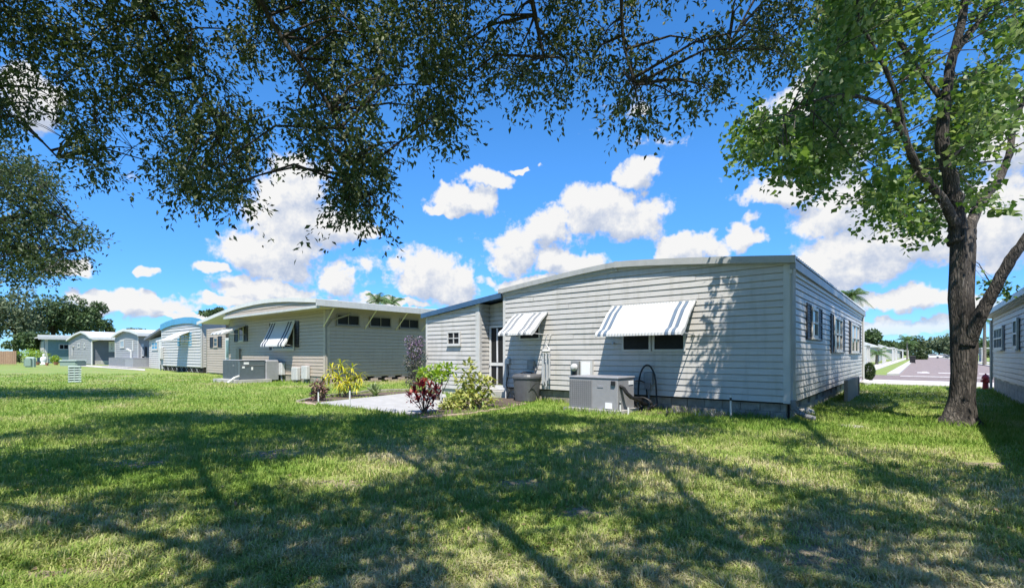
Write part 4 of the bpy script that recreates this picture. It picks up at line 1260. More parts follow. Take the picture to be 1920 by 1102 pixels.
# ------------------------------------------------------------------ bin, dish, wind chime, hose, pipes by the white house
c = G(988, 752)
t = thing('rubbish_bin', 'dark grey lidded bin on the grass between door and air conditioner', 'bin', (c.x, c.y, 0))
def rsq(r, z, k=28, p=3.2, dx=0, dy=0):
    out = []
    for j in range(k):
        th = 2 * math.pi * j / k; co, si = math.cos(th), math.sin(th)
        s_ = (abs(co) ** p + abs(si) ** p) ** (-1 / p)
        out.append(Vector((c.x + dx + r * s_ * co, c.y + dy + r * s_ * si, z)))
    return out
MB().loft([rsq(.30, 0), rsq(.315, .04), rsq(.36, .66), rsq(.375, .665), rsq(.375, .70)]).build('body', 'bin_plastic', t)
MB().loft([rsq(.39, .695), rsq(.39, .745), rsq(.36, .80), rsq(.22, .83)]).build('lid', 'bin_plastic', t)
hp = [CF(0, 0, 0)] * 0
fdir = Vector((-c.x, -c.y, 0)).normalized(); rdir = Vector((-fdir.y, fdir.x, 0))
cc = Vector((c.x, c.y, 0))
MB().tube([cc + fdir * .37 + rdir * (.05 + .30 * (i / 8)) + Vector((0, 0, .30 + .28 * math.sin(i / 8 * math.pi / 2))) for i in range(9)], .012, 6).build('handle', 'black_rubber', t)
MB().tube([cc + fdir * .1 - rdir * .2 + Vector((0, 0, .83)), cc + fdir * .1 - rdir * .1 + Vector((0, 0, .87)), cc + fdir * .1 + rdir * .1 + Vector((0, 0, .87)), cc + fdir * .1 + rdir * .2 + Vector((0, 0, .83))], .018, 6).build('lid_grip', 'black_rubber', t)
for s_ in (-1, 1):
    w0 = cc - fdir * .24 + rdir * .30 * s_
    MB().tube([w0 + rdir * .06 * s_ + Vector((0, 0, .1)), w0 + rdir * .10 * s_ + Vector((0, 0, .1))], .10, 14).build('wheel', 'black_rubber', t)

# satellite dish on a short mast
c = G(1046, 752); cz = AY(1034, 716, c.y)
t = thing('satellite_dish', 'small grey satellite dish on a short bent mast by the bin', 'satellite dish', (c.x, c.y, 0))
dc = Vector((cz.x, cz.y, cz.z + .02))
MB().tube([Vector((c.x, c.y, 0)), Vector((c.x, c.y, .34)), Vector((c.x - .02, c.y, .42)), dc + Vector((.06, .05, -.02))], .025, 8).build('mast', 'ac_grill', t)
ax = Vector((-.55, -.75, .25)).normalized(); sx_ = ax.cross(Vector((0, 0, 1))).normalized(); sy_ = sx_.cross(ax)
MB().loft([[dc + sx_ * math.cos(j / 24 * 2 * math.pi) * r * .19 + sy_ * math.sin(j / 24 * 2 * math.pi) * r * .25 + ax * (h_) for j in range(24)] for r, h_ in ((.02, -.035), (.5, -.02), (.85, .02), (1.0, .045), (1.02, .04), (.85, .005), (.5, -.035), (.02, -.05))], True).build('reflector', 'dish_grey', t, smooth=True)
MB().tube([dc - sy_ * .22, dc - sy_ * .12 + ax * .26, dc - sy_ * .02 + ax * .33], .013, 6).build('feed_arm', 'ac_grill', t)
MB().tube([dc - sy_ * .04 + ax * .30, dc + sy_ * .04 + ax * .34], .03, 8).build('receiver', 'dish_grey', t)
MB().box(frame((c.x, c.y), (1, 0), (0, 1)), -.12, .12, -.12, .12, 0, .03).build('foot', 'concrete', t)

# wind chime hung from the small awning
ct = AY(1024, 645, Y0 - .28)
t = thing('wind_chime', 'pale wind chime hanging from the bracket of the small grey striped awning', 'wind chime', (ct.x, ct.y, ct.z))
hub = Vector((ct.x, ct.y, ct.z - .16))
MB().tube([Vector((ct.x, ct.y, ct.z + .22)), Vector((ct.x, ct.y, ct.z))], .006, 5).build('hanging_wire', 'metal_pale', t)
for s_ in (-1, 1):
    MB().tube([Vector((ct.x, ct.y, ct.z)), hub + Vector((.13 * s_, 0, 0))], .008, 5).build('hanger', 'metal_pale', t)
MB().lathe(hub + Vector((0, 0, -.05)), [(.02, .06), (.09, .055), (.14, .02), (.14, 0), (.09, -.03), (.02, -.04)], 18).build('top_disc', 'dish_grey', t)
for k in range(7):
    th = k / 7 * 2 * math.pi
    b0 = hub + Vector((.11 * math.cos(th), .11 * math.sin(th), -.06))
    MB().tube([b0, b0 - Vector((0, 0, .05))], .003, 4).build('string', 'metal_pale', t)
    MB().tube([b0 - Vector((0, 0, .05)), b0 - Vector((0, 0, .75 + .04 * k))], .018, 8).build('chime_tube', 'metal_pale', t)
MB().tube([AY(1024, 645, Y0 - .28) + Vector((0, 0, .22)), WE(ct.x, .03, ct.z + .28)], .012, 6).build('bracket', 'metal_pale', t)

# black hose looped over the disconnect box
hx = AXr(1219)
t = thing('hose', 'black hose looped in a tall arch on the wall behind the air conditioner', 'hose', (hx, Y0 - .15, 0))
pts = []
for i in range(29):
    th = math.pi * i / 28
    pts.append(WE(hx + .24 * -math.cos(th) * (1 - .12 * math.sin(th)), .17, .35 + .78 * math.sin(th) ** .62))
pts = [WE(hx - .34, .22, .06), WE(hx - .30, .20, .2)] + pts + [WE(hx + .27, .18, .2), WE(hx + .15, .25, .07), WE(hx - .15, .30, .05), WE(hx - .3, .22, .07)]
MB().tube(pts, .022, 8).build('hose_loop', 'black_rubber', t, smooth=True)
for k in range(3):
    r = .17 + .03 * k
    MB().tube([WE(hx + .02 + r * math.cos(i / 20 * 2 * math.pi), .30 + .10 * k + .04 * math.sin(i / 3.2), .18 + r * .75 * math.sin(i / 20 * 2 * math.pi)) for i in range(21)], .02, 6).build('coil', 'black_rubber', t, smooth=True)
# green hose lying in the grass behind the dish
c = G(1058, 752)
t = tag(MB().tube([(c.x - .5, c.y + .15, .05), (c.x - .3, c.y + .3, .22), (c.x - .05, c.y + .1, .12), (c.x + .15, c.y - .02, .20), (c.x + .35, c.y - .1, .05), (c.x + .1, c.y + .1, .03), (c.x - .3, c.y + .05, .14), (c.x - .45, c.y - .05, .03)], .013, 6).build('garden_hose', 'green_hose'), 'thin green hose tangled in the grass left of the large air conditioner', 'hose')

# sprinkler risers
def riser(px, py, ptop, label, tilt=0.0):
    c = G(px, py); z = AD(px, ptop, (c.x * FX + c.y * FY)).z
    t = thing('sprinkler_riser', label, 'sprinkler', (c.x, c.y, 0), 'white sprinkler risers')
    top = Vector((c.x - tilt, c.y, z))
    MB().tube([Vector((c.x, c.y, 0)), Vector((c.x, c.y, 0)).lerp(top, .78)], .02, 8).build('pipe', 'pipe_white', t)
    a_ = Vector((c.x, c.y, 0)).lerp(top, .78); b_ = Vector((c.x, c.y, 0)).lerp(top, .9)
    MB().tube([a_, b_], .024, 8).build('collar', 'black_rubber', t)
    MB().tube([b_, b_.lerp(top, .6), top], [.018, .02, .026], 8).build('nozzle', 'pipe_white' if tilt == 0 else 'black_rubber', t)
    return t
riser(597, 757, 728, 'leftmost white sprinkler riser, beside the bronze leaved plant', .001)
riser(656, 766, 722, 'white sprinkler riser standing in front of the yellow plant', .001)
riser(826, 766, 710, 'white sprinkler riser right of the dark red plant', -.06)
riser(1163, 777, 752, 'short white sprinkler riser at the corner of the large air conditioner')
riser(1370, 784, 741, 'white sprinkler riser against the block footing of the white house')
c = G(1178, 777)
tag(MB().tube([(c.x, c.y, 0), (c.x, c.y, .17)], .022, 8).build('pipe_stub', 'pipe_white'), 'short plain white pipe stub by the corner of the air conditioner pad', 'pipe')

# flat things on the ground
c = G(1597, 800)
mb = MB(); mb.lathe((c.x, c.y, 0), [(.22, .0), (.22, .022), (.19, .03)], 18)
tag(mb.build('valve_cover', 'concrete'), 'round pale valve cover lying in the dappled grass', 'cover')
c0 = G(1600, 741)
t = thing('access_panel', 'tan upright panel leaning at the far end of the white house side wall', 'panel', (c0.x, c0.y, 0))
pw = frame((X1 + .16, 0), (0, 1), (1, 0))
ya, yb_ = AX(1590, 720, X1 + .5).y, AX(1611, 720, X1 + .5).y
pw = frame((X1 + .5, 0), (0, 1), (1, 0))
MB().bbox(pw, ya, yb_, -.10, 0, 0, AX(1600, 709, X1 + .5).z, .01).build('board', 'tan_panel', t)
MB().box(pw, yb_ - .3, yb_ - .22, .001, .03, .04, AX(1600, 712, X1 + .5).z).build('batten', 'brown_trim', t)
c = G(1512, 778)
mb = MB(); mb.loft([[Vector((c.x + r * math.cos(j / 12 * 6.283) * (1 + .15 * math.sin(j * 2.1)), c.y + r * .8 * math.sin(j / 12 * 6.283), z)) for j in range(12)] for r, z in ((.14, 0), (.17, .06), (.13, .14), (.04, .17))])
tag(mb.build('stone', 'white_stone', smooth=True), 'pale stone at the foot of the corner downspout', 'stone')
q = AX(1623, 716, X1 + .2)
mb = MB(); mb.loft([[Vector((q.x + r * math.cos(j / 10 * 6.283), q.y + r * 1.4 * math.sin(j / 10 * 6.283), z)) for j in range(10)] for r, z in ((.2, 0), (.22, .12), (.12, .24))])
tag(mb.build('splash_block', 'white_stone'), 'white splash block under the far downspout of the white house', 'stone')

# ------------------------------------------------------------------ fire hydrant
c = G(1848, 730); hd = (c.x * FX + c.y * FY)
s_ = hd * 31 / F_PX / .74
t = thing('fire_hydrant', 'red fire hydrant at the corner of the right hand house', 'fire hydrant', (c.x, c.y, 0))
MB().lathe((c.x, c.y, 0), [(r * s_, z * s_) for r, z in ((.16, 0), (.16, .04), (.11, .05), (.10, .30), (.105, .46), (.15, .47), (.15, .51), (.12, .52))], 18).build('barrel', 'red_paint', t, smooth=False)
MB().lathe((c.x, c.y, 0), [(r * s_, z * s_) for r, z in ((.135, .521), (.13, .57), (.10, .63), (.05, .67), (.03, .675), (.03, .72))], 18).build('bonnet', 'red_paint', t)
for dx_, dy_, r in ((RX, RY, .055), (-RX, -RY, .055), (-FX, -FY, .08)):
    v = Vector((dx_, dy_, 0))
    MB().tube([c + v * .08 * s_ + Vector((0, 0, .38 * s_)), c + v * .19 * s_ + Vector((0, 0, .38 * s_)), c + v * .20 * s_ + Vector((0, 0, .38 * s_))], [r * s_, r * s_, r * .7 * s_], 10).build('outlet', 'red_paint', t)

# ------------------------------------------------------------------ things on the far lawn, left
c = G(140, 717)
d_ = c.x * FX + c.y * FY
t = thing('utility_pedestal', 'pale green louvred utility box standing alone on the open lawn', 'utility box', (c.x, c.y, 0))
rl = math.hypot(c.x, c.y); WPd = frame((c.x, c.y), (c.y / rl, -c.x / rl), (-c.x / rl, -c.y / rl)); w_ = 12.5 * d_ / F_PX * (d_ / rl); hz_ = AD(140, 685.5, d_).z
MB().box(WPd, -w_ * .86, w_ * .86, -.12, .06, 0, hz_ * .92).build('core', 'green_box', t)
MB().bbox(WPd, -w_, w_, -.16, .16, hz_ * .9, hz_, .03).build('lid', 'pale_green', t)
for k in range(6):
    z = hz_ * (.06 + k * .145)
    MB().hexa([WPd(-w_, .05, z), WPd(w_, .05, z), WPd(w_, .16, z - .01), WPd(-w_, .16, z - .01), WPd(-w_, .05, z + hz_ * .085), WPd(w_, .05, z + hz_ * .085), WPd(w_, .13, z + hz_ * .06), WPd(-w_, .13, z + hz_ * .06)]).build('louvre', 'pale_green', t)
for a_ in (-w_, -.04, w_ - .1):
    MB().box(WPd, a_, a_ + .06, .061, .145, 0, hz_ * .9).build('stile', 'pale_green', t)
c = G(53, 688); d_ = c.x * FX + c.y * FY
t = thing('transformer_box', 'plain green transformer box at the far left by the shrubs', 'utility box', (c.x, c.y, 0))
W7 = frame((c.x, c.y), (RX, RY), (-FX, -FY)); k_ = d_ / F_PX
MB().bbox(W7, -8 * k_, 8 * k_, -.5, 0, 0, 19 * k_, .12).build('cabinet', 'pale_green', t)
MB().bbox(W7, -7 * k_, 7 * k_, .002, .1, 2 * k_, 17 * k_, .1).build('front_panel', 'green_box', t)
c = G(124, 686); d_ = c.x * FX + c.y * FY; k_ = d_ / F_PX
t = thing('planter_box', 'long low olive green trough in front of the grey white gabled home', 'planter', (c.x, c.y, 0))
W8 = frame((c.x, c.y), (RX, RY), (-FX, -FY))
MB().bbox(W8, -14 * k_, 19 * k_, -1.5, 0, 0, 10 * k_, .15).build('tub', 'green_box', t)
MB().bbox(W8, -14.5 * k_, 19.5 * k_, -1.6, .1, 10 * k_, 11 * k_, .1).build('rim', 'pale_green', t)
c = G(82, 684); d_ = c.x * FX + c.y * FY; k_ = d_ / F_PX
t = thing('garden_statue', 'small white garden statue among the pots on the left', 'statue', (c.x, c.y, 0))
MB().lathe((c.x, c.y, 0), [(5 * k_, 0), (5 * k_, 2 * k_), (3 * k_, 3 * k_), (4.5 * k_, 7 * k_), (5 * k_, 10 * k_), (4 * k_, 14 * k_), (1.4 * k_, 16.5 * k_)], 12).build('body', 'statue', t, smooth=True)
MB().lathe((c.x, c.y, 16.5 * k_), [(.8 * k_, 0), (2.0 * k_, 1 * k_), (2.2 * k_, 2.6 * k_), (1.4 * k_, 4 * k_), (.2 * k_, 4.4 * k_)], 12).build('head', 'statue', t, smooth=True)
for i, (px, py, r) in enumerate(((70, 684, 3.4), (105, 684, 3.8), (88, 685, 2.6))):
    c = G(px, py); k_ = (c.x * FX + c.y * FY) / F_PX
    t = thing('flower_pot', ['terracotta pot left of the white statue', 'terracotta pot holding a leafy plant right of the statue', 'smallest terracotta pot beneath the white statue'][i], 'pot', (c.x, c.y, 0))
    MB().lathe((c.x, c.y, 0), [(r * .7 * k_, 0), (r * k_, 4 * k_), (r * 1.1 * k_, 4 * k_), (r * 1.1 * k_, 5 * k_), (r * .9 * k_, 5 * k_)], 12).build('pot', 'terracotta', t)
c = G(12, 684); d_ = c.x * FX + c.y * FY; k_ = d_ / F_PX
t = thing('wooden_fence', 'brown plank fence at the far left under the trees', 'fence', (c.x, c.y, 0))
W9 = frame((c.x, c.y), (RX, RY), (-FX, -FY))
for i in range(26):
    a_ = (-70 + i * 3.4) * k_
    MB().bbox(W9, a_, a_ + 3.25 * k_, -.06, 0, .1, (26 + random.uniform(-.4, .4)) * k_, .02).build('plank', 'wood_fence', t)
for z in (5, 20):
    MB().box(W9, -70 * k_, 18 * k_, -.2, -.07, z * k_, (z + 1.6) * k_).build('rail', 'wood_fence', t)

# ------------------------------------------------------------------ patio and planting beds
P_ = [G(590, 753), G(790, 779), G(905, 752), G(800, 742), G(770, 737)]
pt = [(G(592, 757).x, G(592, 757).y), (G(772, 779).x, G(772, 779).y), (G(838, 766).x, G(838, 766).y), (G(838, 748).x, G(838, 748).y), (G(835, 740).x, G(835, 740).y), (G(766, 738).x, G(766, 738).y)]
mb = MB(); mb.loft([[Vector((x, y, z)) for x, y in pt] for z in (-.05, .035)])
struct('patio', mb, 'patio_concrete')
def bed(name, pxs, z=.012, m='mulch'):
    mb = MB(); mb.face([(G(x, y).x, G(x, y).y, z) for x, y in pxs]); return struct(name, mb, m)
BED1 = [(556, 753), (592, 757), (700, 743), (768, 738), (768, 733), (690, 737), (600, 748)]
BED2 = [(765, 779), (800, 783), (870, 776), (940, 765), (985, 756), (960, 746), (905, 746), (840, 752), (838, 766)]
bed('flower_bed', BED1, .016); bed('flower_bed', BED2, .016)
def edging(pts, step=.22, m='edging', h=.07, label='', name='bed_edging'):
    P = [Vector((G(x, y).x, G(x, y).y, 0)) for x, y in pts]
    t = thing(name, label, 'edging', P[0])
    for a_, b_ in zip(P, P[1:]):
        n = max(1, int((b_ - a_).length / step)); u = (b_ - a_).normalized()
        for i in range(n):
            s0 = a_.lerp(b_, i / n); l = (b_ - a_).length / n
            Wl = frame((s0.x, s0.y), (u.x, u.y), (-u.y, u.x))
            MB().bbox(Wl, .006, l - .006, -.045 + random.uniform(-.01, .01), .045, -.02, h + random.uniform(-.015, .012), .015).build('edging_stone', m, t)
    return t
edging([(556, 755), (600, 746.5), (690, 735.5), (768, 731.5)], .35, 'block', .08, 'row of dark edging stones behind the yellow plant')
edging([(556, 755), (592, 759.5)], .2, 'pink_brick', .05, 'short pink brick edging at the left tip of the patio bed')
edging([(772, 782), (800, 785), (870, 778), (940, 767.5), (985, 758)], .22, 'edging', .05, 'curved brown edging along the lawn in front of the red plant')

# ------------------------------------------------------------------ leaves and plants
def leaf_data(name, w, m, curl=.25, segs=5, fold=.12, tip=1.0):
    """one leaf of length 1 along +x, width w, bending down along -z"""
    V, F = [], []
    for i in range(segs + 1):
        t = i / segs
        hw = w * .5 * (math.sin(math.pi * min(1, t * .92 + .06)) ** .8) * (1 if t < .99 else 0.05)
        x = t * (1 - curl * .35 * t * t); z = -curl * t * t
        V += [(x, -hw, z + fold * hw), (x, 0, z - fold * hw * .3), (x, hw, z + fold * hw)]
    for i in range(segs):
        a_ = i * 3
        F += [(a_, a_ + 1, a_ + 4, a_ + 3), (a_ + 1, a_ + 2, a_ + 5, a_ + 4)]
    me = bpy.data.meshes.new(name); me.from_pydata(V, [], F); me.materials.append(MATS[m])
    return me


def put_leaf(me, t, pos, d, size, up=None, name='leaf'):
    d = Vector(d).normalized(); up = Vector(up or (0, 0, 1))
    y = up.cross(d)
    if y.length < .05: y = Vector((1, 0, 0)).cross(d)
    y.normalize(); z = d.cross(y)
    o = bpy.data.objects.new(name, me); C.objects.link(o); o.parent = t
    p = Vector(pos) - Vector(ORIG[t.name])
    M = Matrix((d, y, z)).transposed().to_4x4(); M.translation = p
    o.matrix_local = M @ Matrix.Diagonal((size, size, size, 1))
    return o


def rosette(t, me, c, n, size, el=(10, 80), jit=.02, name='leaf'):
    for i in range(n):
        az = i * 2.39996 + random.uniform(-.3, .3); e = math.radians(random.uniform(*el))
        d = Vector((math.cos(az) * math.cos(e), math.sin(az) * math.cos(e), math.sin(e)))
        put_leaf(me, t, Vector(c) + d * random.uniform(0, jit) + Vector((0, 0, random.uniform(-jit, jit))), d, size * random.uniform(.7, 1.15), name=name)


# yellow strap-leaved plant
c = G(645, 744)
t = thing('yellow_plant', 'bright yellow strap leaved plant on thin stems by the patio', 'plant', (c.x, c.y, 0))
ml = [leaf_data('leaf', .14, 'yellow_leaf', curl=.6), leaf_data('leaf', .12, 'yellow_leaf', curl=.85)]
mg = leaf_data('leaf', .12, 'agave_leaf', curl=.6)
dC = c.x * FX + c.y * FY; lC = c.x * RX + c.y * RY
heads = []
for (px, py, dd) in ((622, 690, .0), (640, 680, .15), (660, 688, -.1), (674, 702, .05), (634, 704, -.2), (652, 712, -.25), (668, 716, -.15), (616, 700, .2), (648, 694, .3), (640, 720, -.3)):
    heads.append(AD(px, py + 6, dC + dd))
base = Vector((c.x, c.y, 0))
for i, h_ in enumerate(heads):
    if i < 6:
        b_ = base + Vector((random.uniform(-.15, .15), random.uniform(-.12, .12), 0))
        MB().tube([b_, b_.lerp(h_, .5) + Vector((0, 0, -.08)), h_], [.014, .012, .01], 6).build('stem', 'stem', t)
    rosette(t, ml[i % 2], h_, 27, .33, (-25, 75), .08)
    if i % 3 == 0: rosette(t, mg, h_ - Vector((0, 0, .06)), 6, .26, (-30, 30), .05)

# dark red plant
c = G(795, 776)
t = thing('red_plant', 'dark red broad leaved plant at the corner of the patio', 'plant', (c.x, c.y, 0))
mr_ = [leaf_data('leaf', .36, 'red_leaf', curl=.12), leaf_data('leaf', .30, 'red_leaf', curl=.25)]
base = Vector((c.x, c.y, 0)); dC = c.x * FX + c.y * FY
for (px, py, dd) in ((778, 738, 0), (770, 745, .1), (786, 722, .1), (796, 716, 0), (806, 726, .15), (816, 732, 0), (822, 738, .1), (795, 740, -.15), (784, 752, -.1), (806, 748, -.12), (812, 752, .05), (792, 728, -.1), (799, 756, -.05)):
    h_ = AD(px, py, dC + dd)
    MB().tube([base, base.lerp(h_, .45) + Vector((0, 0, .02)), h_], [.014, .011, .007], 5).build('stem', 'stem', t)
    rosette(t, mr_[0], h_ + Vector((0, 0, .0)), 13, .18, (0, 85), .05)
    rosette(t, mr_[1], h_ - Vector((0, 0, .09)), 8, .15, (-20, 45), .08)


def cloud_leaves(blobs, n, size, aspect=.5, lobed=False, droop=0.2, shell=.5):
    """blobs: list of (centre, rx, rz) ; returns leaf geometry spread through clumps"""
    w = np.array([b[1] ** 2 * b[2] for b in blobs]); w = w / w.sum()
    which = rng.choice(len(blobs), n, p=w)
    cen = np.array([tuple(b[0]) for b in blobs])[which]
    rx = np.array([b[1] for b in blobs])[which]; rz = np.array([b[2] for b in blobs])[which]
    u = runit(n); r = rng.uniform(shell, 1.0, n) ** .7
    off = u * r[:, None]; off[:, 0] *= rx; off[:, 1] *= rx; off[:, 2] *= rz
    pos = cen + off
    d = u + runit(n) * .8; d[:, 2] -= droop
    nm = u + runit(n) * .7; nm[:, 2] += .5
    L = size * rng.uniform(.65, 1.25, n)
    return leaves_mesh(pos, d, nm, L, L * aspect, lobed)


def bush(name, label, base, blobs, me, n, size, stems=6, group=None, el=(-20, 80), fill=0):
    t = thing(name, label, 'plant', (base.x, base.y, 0), group)
    dC = base.x * FX + base.y * FY
    tot = sum(b[2] * b[3] for b in blobs)
    for (px, py, rx, ry, dd) in blobs:
        cc_ = AD(px, py, dC + dd); k = dC / F_PX
        MB().tube([Vector((base.x, base.y, 0)), Vector((base.x, base.y, 0)).lerp(cc_, .5), cc_], [.016, .012, .007], 5).build('stem', 'stem', t)
        for i in range(max(4, int(n * rx * ry / tot))):
            v = Vector(runit(1)[0]) * random.uniform(.35, 1) ** .6
            p = cc_ + Vector((RX, RY, 0)) * v.x * rx * k + Vector((FX, FY, 0)) * v.y * (rx + ry) * .45 * k + Vector((0, 0, v.z * ry * k))
            if p.z < .03: p.z = .03 + random.random() * .05
            d = Vector((RX * v.x + FX * v.y, RY * v.x + FY * v.y, v.z * .6 + random.uniform(-.2, .5))) + Vector(runit(1)[0]) * .5
            put_leaf(me[i % len(me)], t, p, d, size * random.uniform(.7, 1.2))
    if fill:
        V, Fc = cloud_leaves([(AD(px, py, dC + dd), rx * dC / F_PX * .9, ry * dC / F_PX * .9) for px, py, rx, ry, dd in blobs], fill, size * .85, .5, shell=.05)
        V[:, 2] = np.maximum(V[:, 2], .02)
        fast_mesh('inner_foliage', V, Fc, me[0].materials[0], t, 'stuff')
    return t


mv = [leaf_data('leaf', .50, 'variegated_leaf', curl=.15), leaf_data('leaf', .44, 'variegated_leaf', curl=.3)]
mlm = [leaf_data('leaf', .42, 'lime_leaf', curl=.2)]
mbz = [leaf_data('leaf', .30, 'bronze_leaf', curl=.3)]
bush('variegated_shrub', 'cream and yellow variegated shrub in front of the screen door', G(890, 766),
     [(880, 690, 14, 18, .1), (872, 716, 22, 16, .1), (895, 722, 22, 20, 0), (915, 728, 14, 18, .1), (880, 742, 26, 18, -.1), (908, 750, 18, 14, -.1), (860, 748, 20, 14, 0), (925, 716, 8, 8, .2)], mv, 290, .16, fill=330)
bush('lime_shrub', 'lime green leafy shrub behind the dark red plant', G(822, 752),
     [(795, 698, 14, 10, 0), (812, 694, 14, 12, .1), (832, 692, 14, 10, .2), (848, 696, 10, 10, .1), (822, 706, 16, 10, -.1)], mlm, 200, .18, fill=200)
bush('groundcover_plant', 'low pale variegated plant at the foot of the white sprinkler riser', G(845, 768), [(840, 758, 18, 9, 0), (862, 762, 16, 7, 0), (852, 745, 12, 8, .3)], mv, 140, .11, fill=240)
bush('groundcover_plant', 'small pale creeping plant beside the door step', G(930, 757), [(928, 751, 16, 5, 0), (915, 757, 10, 5, -.1)], mlm, 50, .10)
bush('bronze_plant', 'bronze and pink leaved plant beside the leftmost sprinkler riser', G(600, 752), [(592, 722, 10, 8, 0), (604, 728, 10, 10, 0), (598, 738, 14, 8, .1), (586, 742, 6, 5, 0)], mbz, 150, .16, fill=120)
c = G(701, 742)
t = thing('agave_plant', 'small spiky grey green plant between the yellow plant and the patio', 'plant', (c.x, c.y, 0))
rosette(t, leaf_data('leaf', .16, 'agave_leaf', curl=.2), Vector((c.x, c.y, .05)), 24, .48, (25, 85), .03)
rosette(t, leaf_data('leaf', .2, 'agave_leaf', curl=.3), Vector((c.x + .2, c.y - .05, .03)), 16, .36, (20, 80), .03)


def clumps(c, rx, rz, k, f=(.28, .45), low=-.6):
    out = []
    for i in range(k):
        u = Vector(runit(1)[0]); u.z = max(u.z, low)
        q = random.uniform(.35, .88)
        out.append((Vector(c) + Vector((u.x * rx * q, u.y * rx * q, u.z * rz * q)), rx * random.uniform(*f), rz * random.uniform(*f)))
    return out


def simple_tree(name, label, base, c, rx, rz, n, leaf, m, bark='oak_bark', k=22, group=None, trunk_r=.3, cat='tree', aspect=.6, low=-.6, f=(.28, .45)):
    t = thing(name, label, cat, (base[0], base[1], 0), group)
    b = Vector((base[0], base[1], 0)); cv = Vector(c)
    MB().tube([b, b.lerp(cv, .3), b.lerp(cv, .7), cv], [trunk_r * 1.3, trunk_r, trunk_r * .8, trunk_r * .3], 8, .08).build('trunk', bark, t, smooth=True)
    cl = clumps(c, rx, rz, k, f, low)
    for q in cl[:6]:
        MB().tube([b.lerp(cv, .6), b.lerp(cv, .8).lerp(q[0], .5), q[0]], [trunk_r * .5, trunk_r * .3, trunk_r * .1], 5).build('limb', bark, t)
    V, Fc = cloud_leaves(cl, n, leaf, aspect)
    fast_mesh('crown', V, Fc, m, t, 'stuff')
    return t


# dusky mauve-flowered shrub against the beige wall
c = G(776, 736)
t = thing('flowering_shrub', 'tall dusky shrub with mauve flowers between the two houses', 'shrub', (c.x, c.y, 0))
dC = c.x * FX + c.y * FY; k_ = dC / F_PX
bl = [(AD(px, py, dC + dd), rx * k_, rz * k_) for px, py, rx, rz, dd in ((778, 655, 15, 18, 0), (772, 680, 18, 18, .1), (784, 690, 14, 20, -.1), (776, 712, 16, 18, 0), (770, 640, 12, 10, 0), (786, 640, 10, 10, .1), (790, 668, 10, 20, 0))]
for b_ in bl[:5]: MB().tube([Vector((c.x, c.y, 0)), Vector((c.x, c.y, 0)).lerp(b_[0], .5), b_[0]], [.03, .02, .008], 6).build('stem', 'stem', t)
V, Fc = cloud_leaves(bl, 2600, .075, .45, shell=.2); fast_mesh('foliage', V, Fc, 'dusky_leaf', t, 'stuff')
V, Fc = cloud_leaves(bl[:1] + bl[4:6], 420, .06, .7, shell=.6); fast_mesh('blossom', V, Fc, 'mauve_flower', t, 'stuff')
# weeds at the block footing
for (px0, px1, py, n_, hgt, lab) in ((1398, 1475, 781, 260, .26, 'dry grey weeds along the block footing by the corner downspout'), (1310, 1362, 782, 120, .18, 'dark low weeds at the block footing left of the riser'), (1255, 1300, 776, 90, .2, 'pale grass tufts on the bare soil by the air conditioner')):
    P = []
    a_, b_ = G(px0, py), G(px1, py)
    pos = np.array([tuple(a_.lerp(b_, random.random()) + Vector((random.uniform(-.15, .15), random.uniform(-.12, .15), 0.0))) for i in range(n_)])
    d = runit(n_) * .7; d[:, 2] = rng.uniform(.4, 1.2, n_)
    L = hgt * rng.uniform(.5, 1.2, n_)
    V, Fc = leaves_mesh(pos, d, runit(n_), L, L * .12)
    o = fast_mesh('weeds', V, Fc, 'dry_weed', None, 'stuff'); o['label'] = lab; o['category'] = 'weeds'
# soil strip by the footing and under the hose
bed('bare_soil', [(1195, 777), (1300, 786), (1300, 772), (1250, 762), (1195, 760)], .008)

# clipped shrub at the far end of the white house
c = G(1634, 714)
t = thing('round_shrub', 'dark clipped round shrub at the far end of the white house', 'shrub', (c.x, c.y, 0))
k_ = (c.x * FX + c.y * FY) / F_PX; dC = (c.x * FX + c.y * FY)
bl = [(AD(1630, 696, dC), 8 * k_, 16 * k_)]
MB().tube([Vector((c.x, c.y, 0)), bl[0][0]], [.06, .03], 6).build('stem', 'stem', t)
V, Fc = cloud_leaves(bl, 2200, .09, .5, shell=.6); fast_mesh('foliage', V, Fc, 'hedge_leaf', t, 'stuff')


